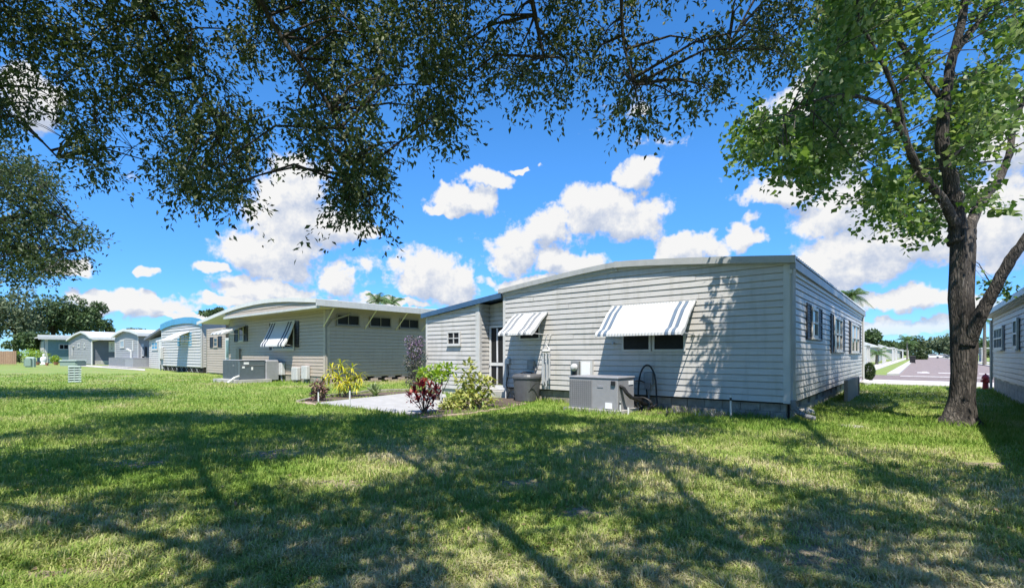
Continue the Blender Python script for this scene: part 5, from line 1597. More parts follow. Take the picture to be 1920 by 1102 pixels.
# ------------------------------------------------------------------ palms
def palm(label, base, h, n, fl, name='palm_tree', lean=(0, 0), r=.16, group=None):
    t = thing(name, label, 'palm', (base[0], base[1], 0), group)
    top = Vector((base[0] + lean[0], base[1] + lean[1], h))
    b = Vector((base[0], base[1], 0))
    MB().tube([b.lerp(top, i / 8) for i in range(9)], [r * (1.2 - .4 * i / 8) * (1.06 if i % 2 else .96) for i in range(9)], 8).build('trunk', 'palm_bark', t)
    for i in range(n):
        az = i * 2.39996 + random.uniform(-.2, .2); e0 = math.radians(random.uniform(-5, 75)); L = fl * random.uniform(.8, 1.1)
        hd = Vector((math.cos(az), math.sin(az), 0))
        pts = []
        for s in range(9):
            q = s / 8
            e = e0 - q * q * 1.5
            pts.append(top + hd * L * q * math.cos(e0 * .8) * (1 - .12 * q) + Vector((0, 0, L * (math.sin(e0) * q - .55 * q * q))))
        mb = MB(); sd = Vector((-hd.y, hd.x, 0))
        mb.tube(pts, [.03 * (1 - q / 9.5) for q in range(9)], 4)
        for s in range(1, 26):
            q = s / 26; j = min(int(q * 8), 7); p = pts[j].lerp(pts[j + 1], q * 8 - j); tg = (pts[j + 1] - pts[j]).normalized()
            ll = L * .28 * math.sin(math.pi * (q * .85 + .12))
            for sg in (-1, 1):
                dr_ = (sd * sg * .8 + tg * .6 - Vector((0, 0, .45 + random.uniform(-.1, .2)))).normalized()
                w_ = tg * .05 * L * .5
                mb.face([p - w_ * .5, p + w_ * .5, p + dr_ * ll * .6 + w_ * .3, p + dr_ * ll])
        mb.build('frond', 'palm_leaf', t)
    return t


q = AD(708, 575, 46); palm('palm behind the beige house roof, the one on the left of the two', (q.x, q.y), AD(703, 564, 46).z, 19, 2.0)
q = AD(735, 575, 48); palm('palm behind the beige house roof, the one on the right of the two', (q.x, q.y), AD(733, 569, 48).z, 19, 1.9)
q = AD(1597, 570, 40); palm('tall palm showing above the far eave of the white house', (q.x, q.y), AD(1595, 556, 40).z, 26, 1.7)
q = AD(1644, 680, 66); palm('low spreading palm on the street corner behind the clipped shrub', (q.x, q.y), AD(1642, 663, 66).z, 20, 2.0)
q = AD(1701, 680, 120); palm('single street palm in front of the distant trees', (q.x, q.y), AD(1699, 638, 120).z, 20, 3.2)
q = AD(1846, 620, 60); palm('palm seen between the forked tree and the right hand house', (q.x, q.y), AD(1846, 600, 60).z, 18, 2.2)

# ------------------------------------------------------------------ homes, trees and cars along the street
def street_home(i, x, y, w, L, h, rise, m, label, side=1):
    t = thing('street_home', label, 'house', (x - side * w / 2, y + L / 2, 0))
    W = frame((x - side * w, y), (side, 0), (0, -1))          # gable end towards us, a runs to the street side
    MB().loft([[W(0, n_, 0), W(w, n_, 0), W(w, n_, h), W(w / 2, n_, h + rise - .05), W(0, n_, h)] for n_ in (0, -L)]).build('wall', m, t)
    for s0, s1 in ((-.5, w / 2), (w + .5, w / 2)):
        za = h - .5 * rise / (w / 2)
        MB().loft([[W(s0, n_, za), W(s1, n_, h + rise), W(s1, n_, h + rise + .18), W(s0, n_, za + .18)] for n_ in (.5, -L - .3)]).build('roof', 'white_roof', t)
    WSd = frame((x, y), (0, 1), (side, 0))
    for k in range(3):
        a_ = 1.0 + k * (L - 2) / 3
        window(t, WSd, a_, a_ + 1.4, 1.0, 2.2, fw=.1, rows=2, n=.01, depth=.06)
    window(t, W, w * .25, w * .25 + 1.3, 1.0, 2.2, fw=.1, rows=2, n=.01, depth=.06)
    d = MB().box(W, w * .62, w * .62 + 1.0, .01, .08, .1, 2.15).build('door', 'door_white', t)
    MB().box(W, w * .62 + .15, w * .62 + .85, .081, .1, 1.2, 2.0).build('pane', 'glass_dark', d)
    # porch on posts towards the street
    MB().box(WSd, 0, L * .5, .02, 2.4, h - .25, h - .08).build('porch_roof', 'white_roof', t)
    for k in range(3):
        MB().box(WSd, .05 + k * (L * .5 - .25) / 2, .25 + k * (L * .5 - .25) / 2, 2.15, 2.35, 0, h - .25).build('porch_post', 'white_trim', t)
    MB().box(WSd, .3, L * .5 - .3, 2.2, 2.26, .25, .9).build('porch_rail', 'white_trim', t)


labs = ['nearest home across the street, white gable beside the low palm', 'second home along the street with white gable and porch', 'third home along the street with white gable',
        'fourth home along the street, half hidden by the street palm', 'fifth home along the street, small white gable', 'last small home before the distant trees']
for i, (y, x, w, h, rise, m) in enumerate(((70, -7.2, 9, 2.7, 1.2, 'tan_siding'), (88, -6.4, 9, 2.7, 1.5, 'white_siding'), (108, -6.0, 8, 2.7, 1.5, 'white_siding'), (135, -6.4, 9, 2.8, 1.5, 'grey_siding'), (168, -6.0, 8, 2.8, 1.6, 'white_siding'), (215, -5.6, 9, 2.8, 1.6, 'white_siding'))):
    street_home(i, x, y, w, 11, h, rise, m, labs[i])
street_home(9, 11.0, 92, 8, 11, 2.7, 1.3, 'white_siding', 'white home across the street seen right of the forked tree trunk', side=-1)
street_home(10, 11.0, 125, 8, 11, 2.7, 1.3, 'grey_siding', 'farther home across the street right of the trunk', side=-1)


def car(label, x, y, m, face=1):
    t = thing('parked_car', label, 'car', (x, y, 0), 'cars at the end of the street')
    W = frame((x, y), (1, 0), (0, -1))
    prof_ = [(0, .35), (0, .8), (.25, .95), (1.0, 1.02), (1.5, 1.45), (3.0, 1.48), (3.7, 1.0), (4.3, .9), (4.4, .35)]
    MB().loft([[W(a * face, n_, z) for a, z in prof_] for n_ in (-.85, .85)]).build('body', m, t)
    for a_ in (.85, 3.5):
        for n_ in (-.8, .8):
            MB().tube([W(a_ * face, n_ - .12, .33), W(a_ * face, n_ + .12, .33)], .33, 14).build('wheel', 'black_rubber', t)
    MB().loft([[W(a * face, n_, z) for a, z in ((1.12, 1.05), (1.55, 1.38), (2.95, 1.40), (3.5, 1.05))] for n_ in (-.86, .86)]).build('window', 'glass_dark', t)


def parked(px, py, lab, m, face):
    c = G(px, py); car(lab, c.x, c.y, m, face)
parked(1733, 671.5, 'white car parked at the far end of the street on the left', 'car_white', 1)
parked(1752, 671.3, 'white car parked in the middle of the far street end', 'car_white', 1)
parked(1768, 671.4, 'dark car parked beside the white one at the far street end', 'car_dark', 1)
c = G(1711, 681)
t = thing('wheelie_bin', 'black wheeled bin standing at the kerb of the far street', 'bin', (c.x, c.y, 0))
W = frame((c.x, c.y), (1, 0), (0, -1))
MB().loft([[W(-r, -r, z), W(r, -r, z), W(r, r, z), W(-r, r, z)] for r, z in ((.30, .1), (.40, 1.05))]).build('body', 'black_rubber', t)
MB().bbox(W, -.43, .43, -.43, .43, 1.051, 1.15, .05).build('lid', 'black_rubber', t)
for s_ in (-.3, .3): MB().tube([W(s_ - .05, -.35, .15), W(s_ + .05, -.35, .15)], .15, 10).build('wheel', 'black_rubber', t)

for i, (px, py, rx, ry, d, m) in enumerate(((1690, 650, 20, 14, 185, 'far_leaf'), (1716, 648, 22, 18, 215, 'mid_leaf'), (1738, 650, 20, 14, 240, 'far_leaf'), (1762, 648, 22, 18, 230, 'far_leaf_grey'), (1785, 645, 24, 20, 220, 'far_leaf_grey'), (1815, 650, 26, 18, 230, 'far_leaf'), (1850, 650, 26, 18, 210, 'far_leaf'), (1628, 634, 20, 14, 100, 'far_leaf'), (1660, 648, 16, 10, 150, 'far_leaf'), (1680, 652, 14, 10, 200, 'far_leaf'), (1722, 668, 12, 8, 130, 'mid_leaf'))):
    labs = ['dark tree behind the street palm', 'bright green tree behind the street palm, the taller one', 'low dark tree at the end of the street above the parked cars', 'grey green tree above the road end', 'tall grey green tree just left of the forked trunk', 'tree behind the forked trunk', 'dark tree between the trunk and the right hand house', 'dark tree above the nearest street home roof', 'distant tree above the second street home', 'distant low tree beside the street palm', 'low bush at the kerb beyond the wheeled bin']
    c = AD(px, py, d); k_ = d / F_PX
    simple_tree('street_tree', labs[i], (c.x, c.y), c, rx * k_, ry * k_, 1500, .022 * d / 6 + .25, m, k=16, trunk_r=.25, low=-.9, group='trees along the far street')

# ------------------------------------------------------------------ background trees on the left
for i, (px, py, rx, ry, d, m, lab) in enumerate(((30, 590, 60, 58, 86, 'far_leaf_grey', 'pale grey green tree at the far left behind the fence'), (100, 590, 62, 46, 92, 'far_leaf', 'broad dark oak behind the teal home'), (150, 600, 42, 36, 94, 'far_leaf', 'dark oak crown right of the broad one'), (182, 585, 18, 26, 96, 'far_leaf', 'narrow dark tree top at the right end of the dark oaks'), (-50, 590, 60, 70, 84, 'far_leaf', 'dark tree at the left edge of the far row'), (60, 640, 40, 18, 80, 'far_leaf', 'low shrub mass under the far left trees'), (200, 612, 16, 16, 100, 'far_leaf', 'low end of the dark oak row beside the grey gable'), (402, 586, 20, 9, 62, 'far_leaf', 'tree top just above the blue arched roof'), (250, 622, 20, 8, 130, 'far_leaf', 'distant tree line above the white roofs'))):
    c = AD(px, py, d); k_ = d / F_PX
    simple_tree('oak_tree', lab, (c.x, c.y), c, rx * k_, ry * k_, 5200 if rx > 30 else 1400, .52 if rx > 30 else .4, m, k=34 if rx > 30 else 14, trunk_r=.4, group='trees behind the far homes', f=(.18, .34))
for i, (px, py, rx, ry, d, lab) in enumerate(((60, 664, 26, 9, 72, 'leafy green shrub behind the green transformer box'), (105, 674, 9, 7, 71, 'leafy plant growing in the terracotta pot'), (28, 668, 12, 14, 76, 'dark shrub beside the brown fence'))):
    c = AD(px, py, d); k_ = d / F_PX
    t = thing('garden_shrub', lab, 'shrub', (c.x, c.y, 0))
    cl = clumps(c, rx * k_, ry * k_, 10)
    MB().tube([Vector((c.x, c.y, 0)), c], [.1, .05], 5).build('stem', 'stem', t)
    V, Fc = cloud_leaves(cl, 900, .22, .5); fast_mesh('foliage', V, Fc, 'lime_leaf' if i < 2 else 'far_leaf', t, 'stuff')

# ------------------------------------------------------------------ big trees near the viewpoint
def limb_tree(t, limbs, bark, sides=9, lump=.06):
    """limbs: list of (control points, r0, r1); returns sample points along them"""
    samples = []
    for pts, r0, r1 in limbs:
        pts = [Vector(p) for p in pts]
        P, R = [], []
        n = len(pts) - 1
        for i in range(n):
            p0, p1, p2, p3 = pts[max(i - 1, 0)], pts[i], pts[i + 1], pts[min(i + 2, n)]
            for s in range(6):
                q = s / 6
                P.append(.5 * ((2 * p1) + (p2 - p0) * q + (2 * p0 - 5 * p1 + 4 * p2 - p3) * q * q + (3 * p1 - p0 - 3 * p2 + p3) * q ** 3))
        P.append(pts[-1])
        R = [r0 + (r1 - r0) * (i / (len(P) - 1)) ** .8 for i in range(len(P))]
        P = [p + Vector(runit(1)[0]) * r * .12 for p, r in zip(P, R)]
        MB().tube(P, R, sides, lump).build('limb', bark, t, smooth=True)
        samples += [(p, r) for p, r in zip(P, R)]
    return samples


def twig_foliage(t, anchors, samples, bark, m, per, twig, size, aspect, cell, lobed=False, droop=.9, name='foliage', spread=.05, stems=True, rs=1.0, whorl=0):
    """leafy twigs at the anchors, each cell of twigs joined to the nearest limb by a branchlet"""
    A = np.array(anchors); n = len(A)
    S = np.array([tuple(p) for p, r in samples])
    keys = {}
    for i, a_ in enumerate(A):
        keys.setdefault(tuple(np.floor(a_ / cell).astype(int)), []).append(i)
    mbb = MB()
    for k, idx in keys.items():
        c_ = A[idx].mean(0)
        j = np.argmin(((S - c_) ** 2).sum(1) + np.maximum(0, c_[2] - S[:, 2]) * .3)
        p0, p1 = Vector(S[j]), Vector(c_)
        mid = p0.lerp(p1, .5) + Vector((0, 0, .12 * (p1 - p0).length)) + Vector(runit(1)[0]) * .08 * (p1 - p0).length
        if stems: mbb.tube([p0, p0.lerp(mid, .6), mid, mid.lerp(p1, .6) + Vector((0, 0, .02)), p1], [q_ * rs for q_ in (.022, .017, .013, .009, .005)], 5)
        for i in idx[:7]:
            if stems: mbb.tube([p1, p1.lerp(Vector(A[i]), .55) + Vector((0, 0, .03)), Vector(A[i])], [.006, .005, .003], 3, caps=False)
    if stems: mbb.build('branchlets', bark, t, kind='stuff')
    d = runit(n) * .75; d[:, 2] = d[:, 2] * .5 - droop * rng.uniform(.4, 1.2, n)
    d /= np.linalg.norm(d, axis=1, keepdims=True)
    L = twig * rng.uniform(.55, 1.3, n)
    tt = rng.uniform(-.1, 1.0, (n, per))
    if whorl: tt = np.round(tt * whorl) / whorl + rng.normal(size=tt.shape) * .035
    pos = A[:, None, :] + d[:, None, :] * (L[:, None] * tt)[:, :, None] + rng.normal(size=(n, per, 3)) * spread
    pos = pos.reshape(-1, 3); dd = np.repeat(d, per, 0) * .8 + runit(n * per) * .9
    nm = runit(n * per); nm[:, 2] = np.abs(nm[:, 2]) + .5
    sz = size * rng.uniform(.6, 1.25, n * per)
    V, Fc = leaves_mesh(pos, dd, nm, sz, sz * aspect, lobed)
    return pos, dd, sz, fast_mesh(name, V, Fc, m, t, 'stuff')


def on_wall(p):
    """would this twig shade the sunlit part of the white house?"""
    s_ = Y0 - p[1]
    k_ = p[2] / 2.15
    if p[1] + k_ > 9.35 and -11.5 < p[0] - .75 * k_ < -4.0: return True
    return s_ > 0 and p[2] - 2.15 * s_ > .15 and -17 < p[0] - .75 * s_ < -3.15


def on_side(p):
    """would this twig shade the long side wall? (there the light comes through in flecks)"""
    k_ = p[0] - X1
    if k_ <= 0: return False
    yh, zh = p[1] + k_ / .75, p[2] - 2.87 * k_
    if not (Y0 < yh < Y1 and .1 < zh < 3.2): return False
    if yh > 20.5: return zh < 2.5
    return float(np_noise(np.array(yh * 1.1), np.array(zh * 2.4), 77)) < .62


# --- overhanging live oak: trunk behind the viewpoint
ob = CF(-2.6, 1.7, 0)
oak = thing('oak_tree', 'large dark live oak whose drooping branches hang across the top of the picture', 'tree', ob)
fork = CF(-2.5, 1.5, 3.3)
MB().tube([CF(-2.6, 1.7, -.1), CF(-2.6, 1.68, .3), CF(-2.58, 1.62, 1.4), CF(-2.55, 1.55, 2.6), fork], [.62, .50, .42, .42, .40], 14, .05).build('trunk', 'oak_bark', oak, smooth=True)
limbs = [([fork, CF(-.6, .3, 5.5), CF(2.2, -1.5, 6.9), CF(4.6, -3.0, 7.0), CF(5.9, -3.1, 5.8), CF(6.2, -2.3, 4.5), CF(6.2, -1.9, 3.4)], .085, .012),
         ([fork, CF(-.2, -1.8, 5.8), CF(3, -5, 7.2), CF(6, -7.0, 7.0), CF(7.6, -8.0, 5.6), CF(7.9, -7.4, 4.6)], .075, .012),
         ([CF(3, -5, 7.2), CF(5.5, -5.2, 7.0), CF(6.8, -4.8, 5.8), CF(7.0, -4.2, 4.6)], .07, .01),
         ([fork, CF(-.3, 1.4, 5.9), CF(2.6, 1.6, 7.3), CF(5.2, 1.3, 7.2), CF(6.2, 1.4, 5.7), CF(6.3, 1.6, 4.9)], .07, .012),
         ([CF(2.6, 1.6, 7.3), CF(5, -.2, 7.1), CF(6.0, .2, 6.0), CF(6.2, .4, 5.2)], .10, .012),
         ([fork, CF(-.5, 3.2, 5.9), CF(3.0, 4.6, 7.7), CF(6.4, 4.6, 8.4), CF(7.6, 4.0, 7.3), CF(7.8, 3.4, 6.2)], .065, .012),
         ([CF(3.0, 4.6, 7.7), CF(6.0, 6.0, 8.6), CF(8.2, 6.2, 8.8)], .08, .02),
         ([fork, CF(-4.2, 3.2, 5.4), CF(-6.5, 5, 6.6)], .2, .03), ([fork, CF(-4.0, -.6, 5.5), CF(-5.5, -3.5, 6.5)], .2, .03), ([CF(-.2, -1.8, 5.8), CF(.5, -5.0, 6.8), CF(1.0, -8.5, 6.6)], .08, .02), ([CF(-.5, 3.2, 5.9), CF(.5, 6.0, 6.8), CF(2.0, 9.5, 6.6)], .08, .02)]
osamp = limb_tree(oak, limbs, 'oak_bark')
EX = [-200, 0, 50, 100, 140, 190, 215, 260, 300, 350, 400, 440, 480, 520, 560, 600, 640, 690, 720, 742, 800, 850, 880, 905, 935, 1000, 1050, 1085, 1120, 1160, 1200, 1235, 1262, 1300, 1350, 1390, 1440, 1480, 1505, 1560, 1600]
EY = [300, 268, 258, 235, 300, 335, 200, 235, 330, 375, 370, 385, 320, 240, 245, 310, 395, 415, 375, 270, 262, 250, 150, 105, 185, 165, 205, 180, 165, 235, 245, 195, 130, 205, 185, 120, 118, 140, 95, 30, 0]
anch = []
while len(anch) < 2450:
    px, py = random.uniform(-160, 1590), random.uniform(-90, 420)
    e = float(np.interp(px, EX, EY)) - 22
    if py > e: continue
    nz = float(np_noise(np.array(px / 105.), np.array(py / 80.), 3)) * .6 + float(np_noise(np.array(px / 38.), np.array(py / 34.), 5)) * .4
    depth = min(1, (e - py) / 150)
    if nz < .43 - .07 * depth: continue
    if px > 880 and random.random() < .28 or px < 260 and random.random() < .25: continue
    dd = 5.3 + 1.8 * float(np_noise(np.array(px / 260. + 9), np.array(py / 260.), 8)) + random.random() * 1.7 + (1.2 if px < 330 else 0)
    dd = min(dd, 10.4 / (1 + .548 * (664 - py) / 910) * random.uniform(.84, 1))
    if on_wall(AD(px, py, dd)): continue
    anch.append(tuple(AD(px, py, dd)))
# hanging sprays that make the ragged lower edge
for (px, py, n_) in ((185, 325, 9), (150, 300, 8), (345, 365, 10), (300, 320, 9), (430, 372, 9), (400, 350, 9), (650, 395, 11), (690, 405, 10), (670, 340, 14), (700, 300, 10), (840, 245, 8), (800, 235, 8), (925, 175, 7), (990, 160, 6), (1040, 195, 7), (1170, 228, 8), (1205, 225, 9), (1300, 200, 8), (1345, 180, 7), (1480, 130, 6), (1420, 105, 6), (590, 290, 9), (560, 230, 8)):
    for i in range(n_):
        anch.append(tuple(AD(px + random.gauss(0, 16), py - abs(random.gauss(0, 26)) - 8, 5.9 + random.gauss(0, .3) + (1.6 if px < 330 else 0))))
twig_foliage(oak, anch, osamp, 'oak_bark', 'oak_leaf', 25, .50, .078, .46, .85, spread=.034, droop=1.0, whorl=4)
# the rest of the crown, above and behind the viewpoint
anch2 = []


while len(anch2) < 5600:
    d_, l_ = random.uniform(-3.5, 8.8), random.uniform(-10, 9.5)
    z_ = max(6.2, 1.75 + .83 * d_) + random.gauss(.25, .28)
    if d_ > .6:
        px, py, _ = proj(CF(d_, l_, z_))
        if -80 < px < 2000 and py > -70: continue
    if on_wall(CF(d_, l_, z_)): continue
    if l_ < 3.2 and d_ + .548 * z_ > 11.3 + .5 * math.sin(l_ * 1.3): continue
    nz = float(np_noise(np.array(d_ / 1.9 + 40), np.array(l_ / 1.5 + 40), 21)) * .5 + float(np_noise(np.array(d_ / .55 + 9), np.array(l_ / .55), 22)) * .5
    if nz < (.44 if d_ < 2.2 else .47) + .055 * max(0, l_ - 1.2): continue
    if d_ > 3.2 and random.random() < .45: continue
    if on_side(CF(d_, l_, z_)): continue
    anch2.append(tuple(CF(d_, l_, z_)))
k = 0  # unseen dense clump, added to shade the right end of the wall
while k < 820:
    p = CF(6.75 + random.gauss(0, .35), 5.3 + random.gauss(0, .40), 8.6 + random.gauss(0, .95))
    if on_wall(p) and random.random() < .93 or proj(p)[1] > -60: continue
    anch2.append(tuple(p)); k += 1
for p, r in osamp:  # leaves added sunward of the limbs to break up their shadows
    dq = p.x * FX + p.y * FY; lq = p.x * RX + p.y * RY
    if r > .035 and -2.2 < dq < 5.2 and p.z > 4.6:
        for i in range(5 if lq < 2.5 else 2):
            q = p + SUN_DIR * random.uniform(.2, 1.3) + Vector(runit(1)[0]) * random.gauss(0, .42)
            if (dq < .6 or proj(q)[1] < -40) and not on_wall(q): anch2.append(tuple(q))
twig_foliage(oak, anch2, osamp, 'oak_bark', 'oak_leaf', 13, .42, .14, .55, 1.4, name='upper_foliage', spread=.13)

# --- forked shade tree on the right
sb = G(1797, 797); DS = sb.x * FX + sb.y * FY
syc = thing('shade_tree', 'tall forked tree with bright green leaves in front of the right hand house', 'tree', (sb.x, sb.y, 0))
def S(px, py, dd=0): return AD(px, py, DS + dd)
k_ = DS / F_PX
tp = [(1790, 806, 62), (1793, 797, 46), (1798, 780, 34), (1803, 745, 27), (1806, 700, 27), (1807, 650, 28.5), (1804, 610, 27), (1801, 560, 26), (1803, 510, 25), (1805, 465, 25.5), (1804, 432, 25)]
rings_p = [S(x, y) for x, y, r in tp]; rings_r = [r * k_ * .69 for x, y, r in tp]
# fluted trunk with root flare
mb = MB(); rg = []
for i, (p, r) in enumerate(zip(rings_p, rings_r)):
    ring = []
    for j in range(28):
        th = 2 * math.pi * j / 28
        fl = 1 + .06 * math.sin(th * 5 + i * .3) + .04 * math.sin(th * 9 - i * .4) + random.uniform(-.03, .03)
        if i < 3: fl += (.34, .22, .10)[i] * max(0, math.sin(th * 4 + .8))
        ring.append(p + Vector((math.cos(th) * r * fl, math.sin(th) * r * fl, 0)))
    rg.append(ring)
mb.loft(rg).build('trunk', 'grey_bark', syc, smooth=True)
def SL(pts, r0, r1): return ([S(*p) for p in pts], r0 * k_ * .72, r1 * k_ * .72)
slimbs = [SL([(1796, 455), (1793, 410), (1782, 340), (1767, 265), (1772, 190), (1783, 120), (1803, 40), (1812, -60), (1800, -220, .3), (1780, -420, .5)], 22, 4),
          SL([(1817, 450), (1822, 415, .1), (1842, 375, .4), (1868, 345, .6), (1892, 290, .8), (1900, 240, 1), (1930, 150, 1.2), (1950, 40, 1.4)], 15, 5),
          SL([(1790, 420, -.1), (1765, 370, -.3), (1722, 318, -.5), (1698, 262, -.6), (1684, 190, -.7), (1650, 110, -.8), (1610, 40, -.9)], 13, 3),
          SL([(1722, 318, -.5), (1680, 225, -.8), (1640, 190, -1.0), (1560, 180, -1.2), (1470, 215, -1.4)], 8, 2),
          SL([(1812, 650, -.1), (1838, 590, -.3), (1858, 555, -.4), (1890, 495, -.6), (1930, 440, -.8), (2000, 350, -1), (2100, 200, -1.2)], 17, 8),
          SL([(1775, 300, 0), (1820, 260, .6), (1880, 220, 1.0), (1960, 120, 1.4)], 8, 3),
          SL([(1772, 190), (1700, 100, .5), (1620, -40, .8), (1560, -160, 1)], 9, 3),
          SL([(1790, 100), (1860, 10, .4), (1960, -120, .8)], 9, 3),
          SL([(1850, 570, -.4), (1850, 550, .5), (1862, 536, 1.5)], 2.2, .8)]
ssamp = limb_tree(syc, slimbs, 'grey_bark', 10, .05)
MB().tube([S(1797, 370, -.22), S(1794, 368, -.40)], [.10, .09], 12).build('branch_stub', 'grey_bark', syc)
LX = [1385, 1400, 1425, 1455, 1490, 1540, 1600, 1660, 1700, 1740, 1762, 1790, 1830, 1880, 1920, 2000, 2500]
LY = [262, 320, 335, 300, 372, 385, 405, 418, 438, 452, 445, 372, 400, 370, 330, 300, 200]
UX = [1385, 1420, 1445, 1500, 1520, 1560, 1600]
UY = [235, 190, 205, 165, 60, -60, -600]
sa = []
while len(sa) < 2500:
    px, py = random.uniform(1388, 2300), random.uniform(-520, 450)
    if random.random() < .45 : px, py = random.uniform(1388, 1930), random.uniform(-20, 450)
    if py > np.interp(px, LX, LY) - 16 or py < np.interp(px, UX, UY) + 5: continue
    nz = float(np_noise(np.array(px / 75. + 3), np.array(py / 60. + 11), 31)) * .6 + float(np_noise(np.array(px / 30.), np.array(py / 28. + 20), 33)) * .4
    if nz < (.47 if py > 0 else .44): continue
    dd_ = random.gauss(.35, 1.1)
    if py > -80:
        lead = float(np.interp(py, [-60, 40, 120, 190, 265, 340, 455], [1812, 1803, 1783, 1772, 1767, 1782, 1796]))
        side = float(np.interp(py, [110, 190, 262, 318, 370], [1650, 1684, 1698, 1722, 1765])) if 110 < py < 380 else -999
        if abs(px - lead) < 48 or abs(px - side) < 34:
            if random.random() < .35: continue
            dd_ = abs(dd_) + .7
    if on_side(S(px, py, dd_)): continue
    sa.append(tuple(S(px, py, dd_)))
for i in range(7): sa.append(tuple(S(1862 + random.gauss(0, 18), 532 + random.gauss(0, 9), 1.5 + random.gauss(0, .15))))
pos, dd, sz, fo = twig_foliage(syc, sa, ssamp, 'grey_bark', 'syc_leaf', 17, .42, .115, .85, 1.5, lobed=True, droop=.5, spread=.10, rs=.7, whorl=2)
# the leaves that show largest are parts of their own
lm = leaf_data('leaf', .8, 'syc_leaf', curl=.15)
vis = [i for i in range(len(pos)) if 1385 < proj(pos[i])[0] < 1915 and 5 < proj(pos[i])[1] < 470]
vis.sort(key=lambda i: proj(pos[i])[2])
for i in vis[:290]:
    put_leaf(lm, syc, Vector(pos[i]) + Vector((0, 0, -.05)), dd[i], sz[i], Vector(runit(1)[0]) + Vector((0, 0, 1)))

# --- oak at the left edge, its trunk out of view
lb = CF(13.8, -17.6, 0)
lo = thing('oak_tree', 'olive green oak branches reaching in at the left edge above the lawn', 'tree', lb)
MB().tube([lb, lb + Vector((0, 0, 1.5)), lb + Vector((.2, .1, 3.2))], [.5, .38, .34], 10, .05).build('trunk', 'oak_bark', lo, smooth=True)
lf = lb + Vector((.2, .1, 3.1))
lsamp = limb_tree(lo, [([lf, AD(-120, 470, 14), AD(-20, 420, 14), AD(80, 400, 14), AD(140, 420, 14)], .2, .02), ([lf, AD(-150, 480, 13.5), AD(-30, 470, 13.6), AD(70, 465, 13.8), AD(150, 470, 14)], .16, .02), ([lf, AD(-160, 420, 14), AD(-60, 340, 14.3), AD(40, 320, 14.5)], .18, .02), ([lf, AD(-260, 380, 15), AD(-320, 300, 16)], .2, .03)], 'oak_bark')
la = []
while len(la) < 2000:
    px, py = random.uniform(-420, 178), random.uniform(230, 540)
    e1 = ((px + 60) / 165) ** 2 + ((py - 335) / 72) ** 2; e2 = ((px - 30) / 142) ** 2 + ((py - 448) / 78) ** 2; e3 = ((px + 260) / 170) ** 2 + ((py - 380) / 140) ** 2
    if min(e1, e2, e3) > 1: continue
    nz = float(np_noise(np.array(px / 60. + 7), np.array(py / 26. + 5), 41)) * .7 + float(np_noise(np.array(px / 22.), np.array(py / 15.), 42)) * .3
    if nz < (.46 if px > 60 else .36): continue
    la.append(tuple(AD(px, py, 14 + random.gauss(0, .9))))
twig_foliage(lo, la, lsamp, 'oak_bark', 'mid_leaf', 24, .40, .12, .45, 1.3, droop=.25, spread=.13)

# ------------------------------------------------------------------ grass blades
def in_poly(x, y, poly):
    ins = np.zeros(len(x), bool); j = len(poly) - 1
    for i in range(len(poly)):
        xi, yi = poly[i]; xj, yj = poly[j]
        ins ^= ((yi > y) != (yj > y)) & (x < (xj - xi) * (y - yi) / (yj - yi + 1e-12) + xi)
        j = i
    return ins


BARE = [(1570, 1045, 190, 55), (1500, 1000, 90, 22), (500, 852, 75, 14), (1090, 965, 90, 18), (1860, 872, 70, 12), (985, 905, 60, 12), (640, 905, 80, 14), (250, 870, 90, 10), (1280, 930, 70, 14), (130, 1075, 120, 22), (1480, 905, 50, 8)]
for (bx_, by_, ra_, rb_) in BARE:
    q = G(bx_, by_); dq_ = q.x * FX + q.y * FY; lq_ = q.x * RX + q.y * RY
    mb = MB(); ring = []
    for j in range(40):
        th = j / 40 * 2 * math.pi; w_ = .55 + .20 * math.sin(th * 3 + bx_) + .14 * math.sin(th * 7 + by_) + random.uniform(-.08, .08)
        p = CF(dq_ + rb_ * dq_ / (by_ - HZ) * w_ * math.sin(th), lq_ + ra_ * dq_ / F_PX * w_ * math.cos(th), .004); ring.append(p)
    mb.face(ring); struct('bare_ground', mb, 'sandy')


